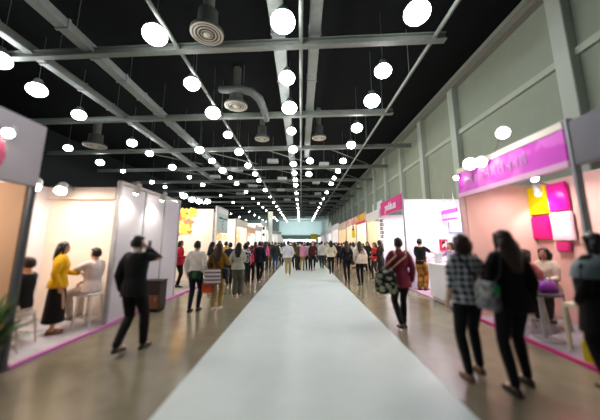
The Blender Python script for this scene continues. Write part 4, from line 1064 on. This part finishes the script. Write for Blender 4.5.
# ---- far crowd, each in its own place behind somebody one can find
far = [(229, 268, 'teal top', '2f5a60', 'behind the navy man with the white collar', M1), (233, 266, 'maroon coat', '5a2430', 'just left of the sage blouse, far back', F1),
 (240, 264, 'white tee', 'd6d6d2', 'behind the sage blouse, head only', M3), (245, 263, 'orange scarf-coloured top', 'c8642c', 'far behind the patterned top', F4),
 (250, 262, 'black jacket', '16161a', 'far behind the pink backpack', M2), (254.5, 265, 'magenta blouse', 'b8387c', 'between pink backpack and navy jacket', F1),
 (256, 260, 'grey shirt', '80848a', 'far behind the navy jacket, left', M1), (262, 261, 'dark brown coat', '3c2a20', 'far behind the navy jacket, right', F3),
 (267, 260, 'lilac top', 'a890b8', 'far behind the brown coat', F2), (272, 261, 'charcoal jacket', '2a2c30', 'far behind the jeans, left', M2),
 (278, 262, 'black coat', '141416', 'right of the blue jeans', M2), (279.5, 258.5, 'pale blue shirt', 'a8bccc', 'far behind, left of the carpet white shirt', M1),
 (284, 260, 'dark red top', '702028', 'just left of the white-shirted man on the carpet', F1), (291, 262, 'black tee', '1a1a1c', 'just right of the white-shirted man on the carpet', M3),
 (293, 258, 'beige blouse', 'c4b49a', 'far behind the yellow-orange top', F4), (297, 259.5, 'dark grey coat', '3a3c40', 'far behind the olive top', F3),
 (300, 257.5, 'white blouse', 'e0e0e0', 'far behind the pink shirt', F2), (304.5, 260.5, 'black suit', '121216', 'far behind, between pink shirt and white top', M2),
 (305.5, 257, 'navy tee', '22304c', 'farthest right of the pink shirt', M3), (310.5, 261, 'dark green coat', '20342c', 'between the white top and the maroon top', F1),
 (312, 257.5, 'tan jacket', '9a805a', 'far behind the maroon top', M2), (315.5, 258.5, 'rose blouse', 'c07c88', 'far behind the blue-grey shirt, left', F4),
 (319.5, 260.5, 'black top', '16161a', 'just left of the striped shirt', F1), (320.5, 257.5, 'sky blue tee', '88a8c8', 'far behind the striped shirt', M3),
 (325, 259, 'brown cardigan', '4c3828', 'far behind the pale grey man', F3), (329, 259.5, 'white jacket', 'd4d4d0', 'far behind the cream cardigan, left', M2),
 (334.5, 261.5, 'dark navy dress', '1c2234', 'far behind the cream cardigan, right', F4), (336.5, 258.5, 'red tee', 'b83a30', 'farthest right of the cream cardigan', M3),
 (342, 263, 'grey coat', '5c5e62', 'left of the woman all in black, far back', F3), (344, 260, 'white shirt', 'd6d8da', 'far behind the woman all in black', M1),
 (351, 264, 'black dress', '18181c', 'between the black-clad woman and the pale tote', F4), (357, 264, 'olive jacket', '4c4a34', 'far behind the woman with the pale tote', M2),
 (364, 268, 'dark blue top', '222a44', 'left of the green-scarf woman', F1), (372.5, 270, 'cream tee', 'd8ccb4', 'right of the green-scarf woman, by the booths', F2)]
hr = random.Random(3)
for i, (px, py, what, c, where, sp) in enumerate(far):
    put(px, py, hr.uniform(1.52, 1.66), hr.uniform(-.4, .4), 'distant visitor in a %s, %s' % (what, where), c, hr.choice(['15151a', '22242c', '2e2c2a', '26303e', '4a4438']), sp, hr.choice('kkkdb'), .006 if CX0 < at_z(px, py).x < CX1 else 0, group='distant crowd')

lamp('AREA', (-1, 84, 7.5), 2600, (.9, 1, 1), 5, (0, 1, -.1))  # added unseen fill that brightens the back wall, not a booth lamp
# ------------------------------------------------------------------ world and view
w = bpy.data.worlds.new('world'); SC.world = w; w.use_nodes = True
w.node_tree.nodes['Background'].inputs[0].default_value = (.8, .9, 1, 1); w.node_tree.nodes['Background'].inputs[1].default_value = .12
SC.view_settings.view_transform = 'Standard'
SC.view_settings.look = 'None'
SC.view_settings.exposure = 0.25
SC.cycles.max_bounces = 6; SC.cycles.diffuse_bounces = 4; SC.cycles.glossy_bounces = 3
SC.cycles.sample_clamp_indirect = 6
SC.cycles.use_denoising = True
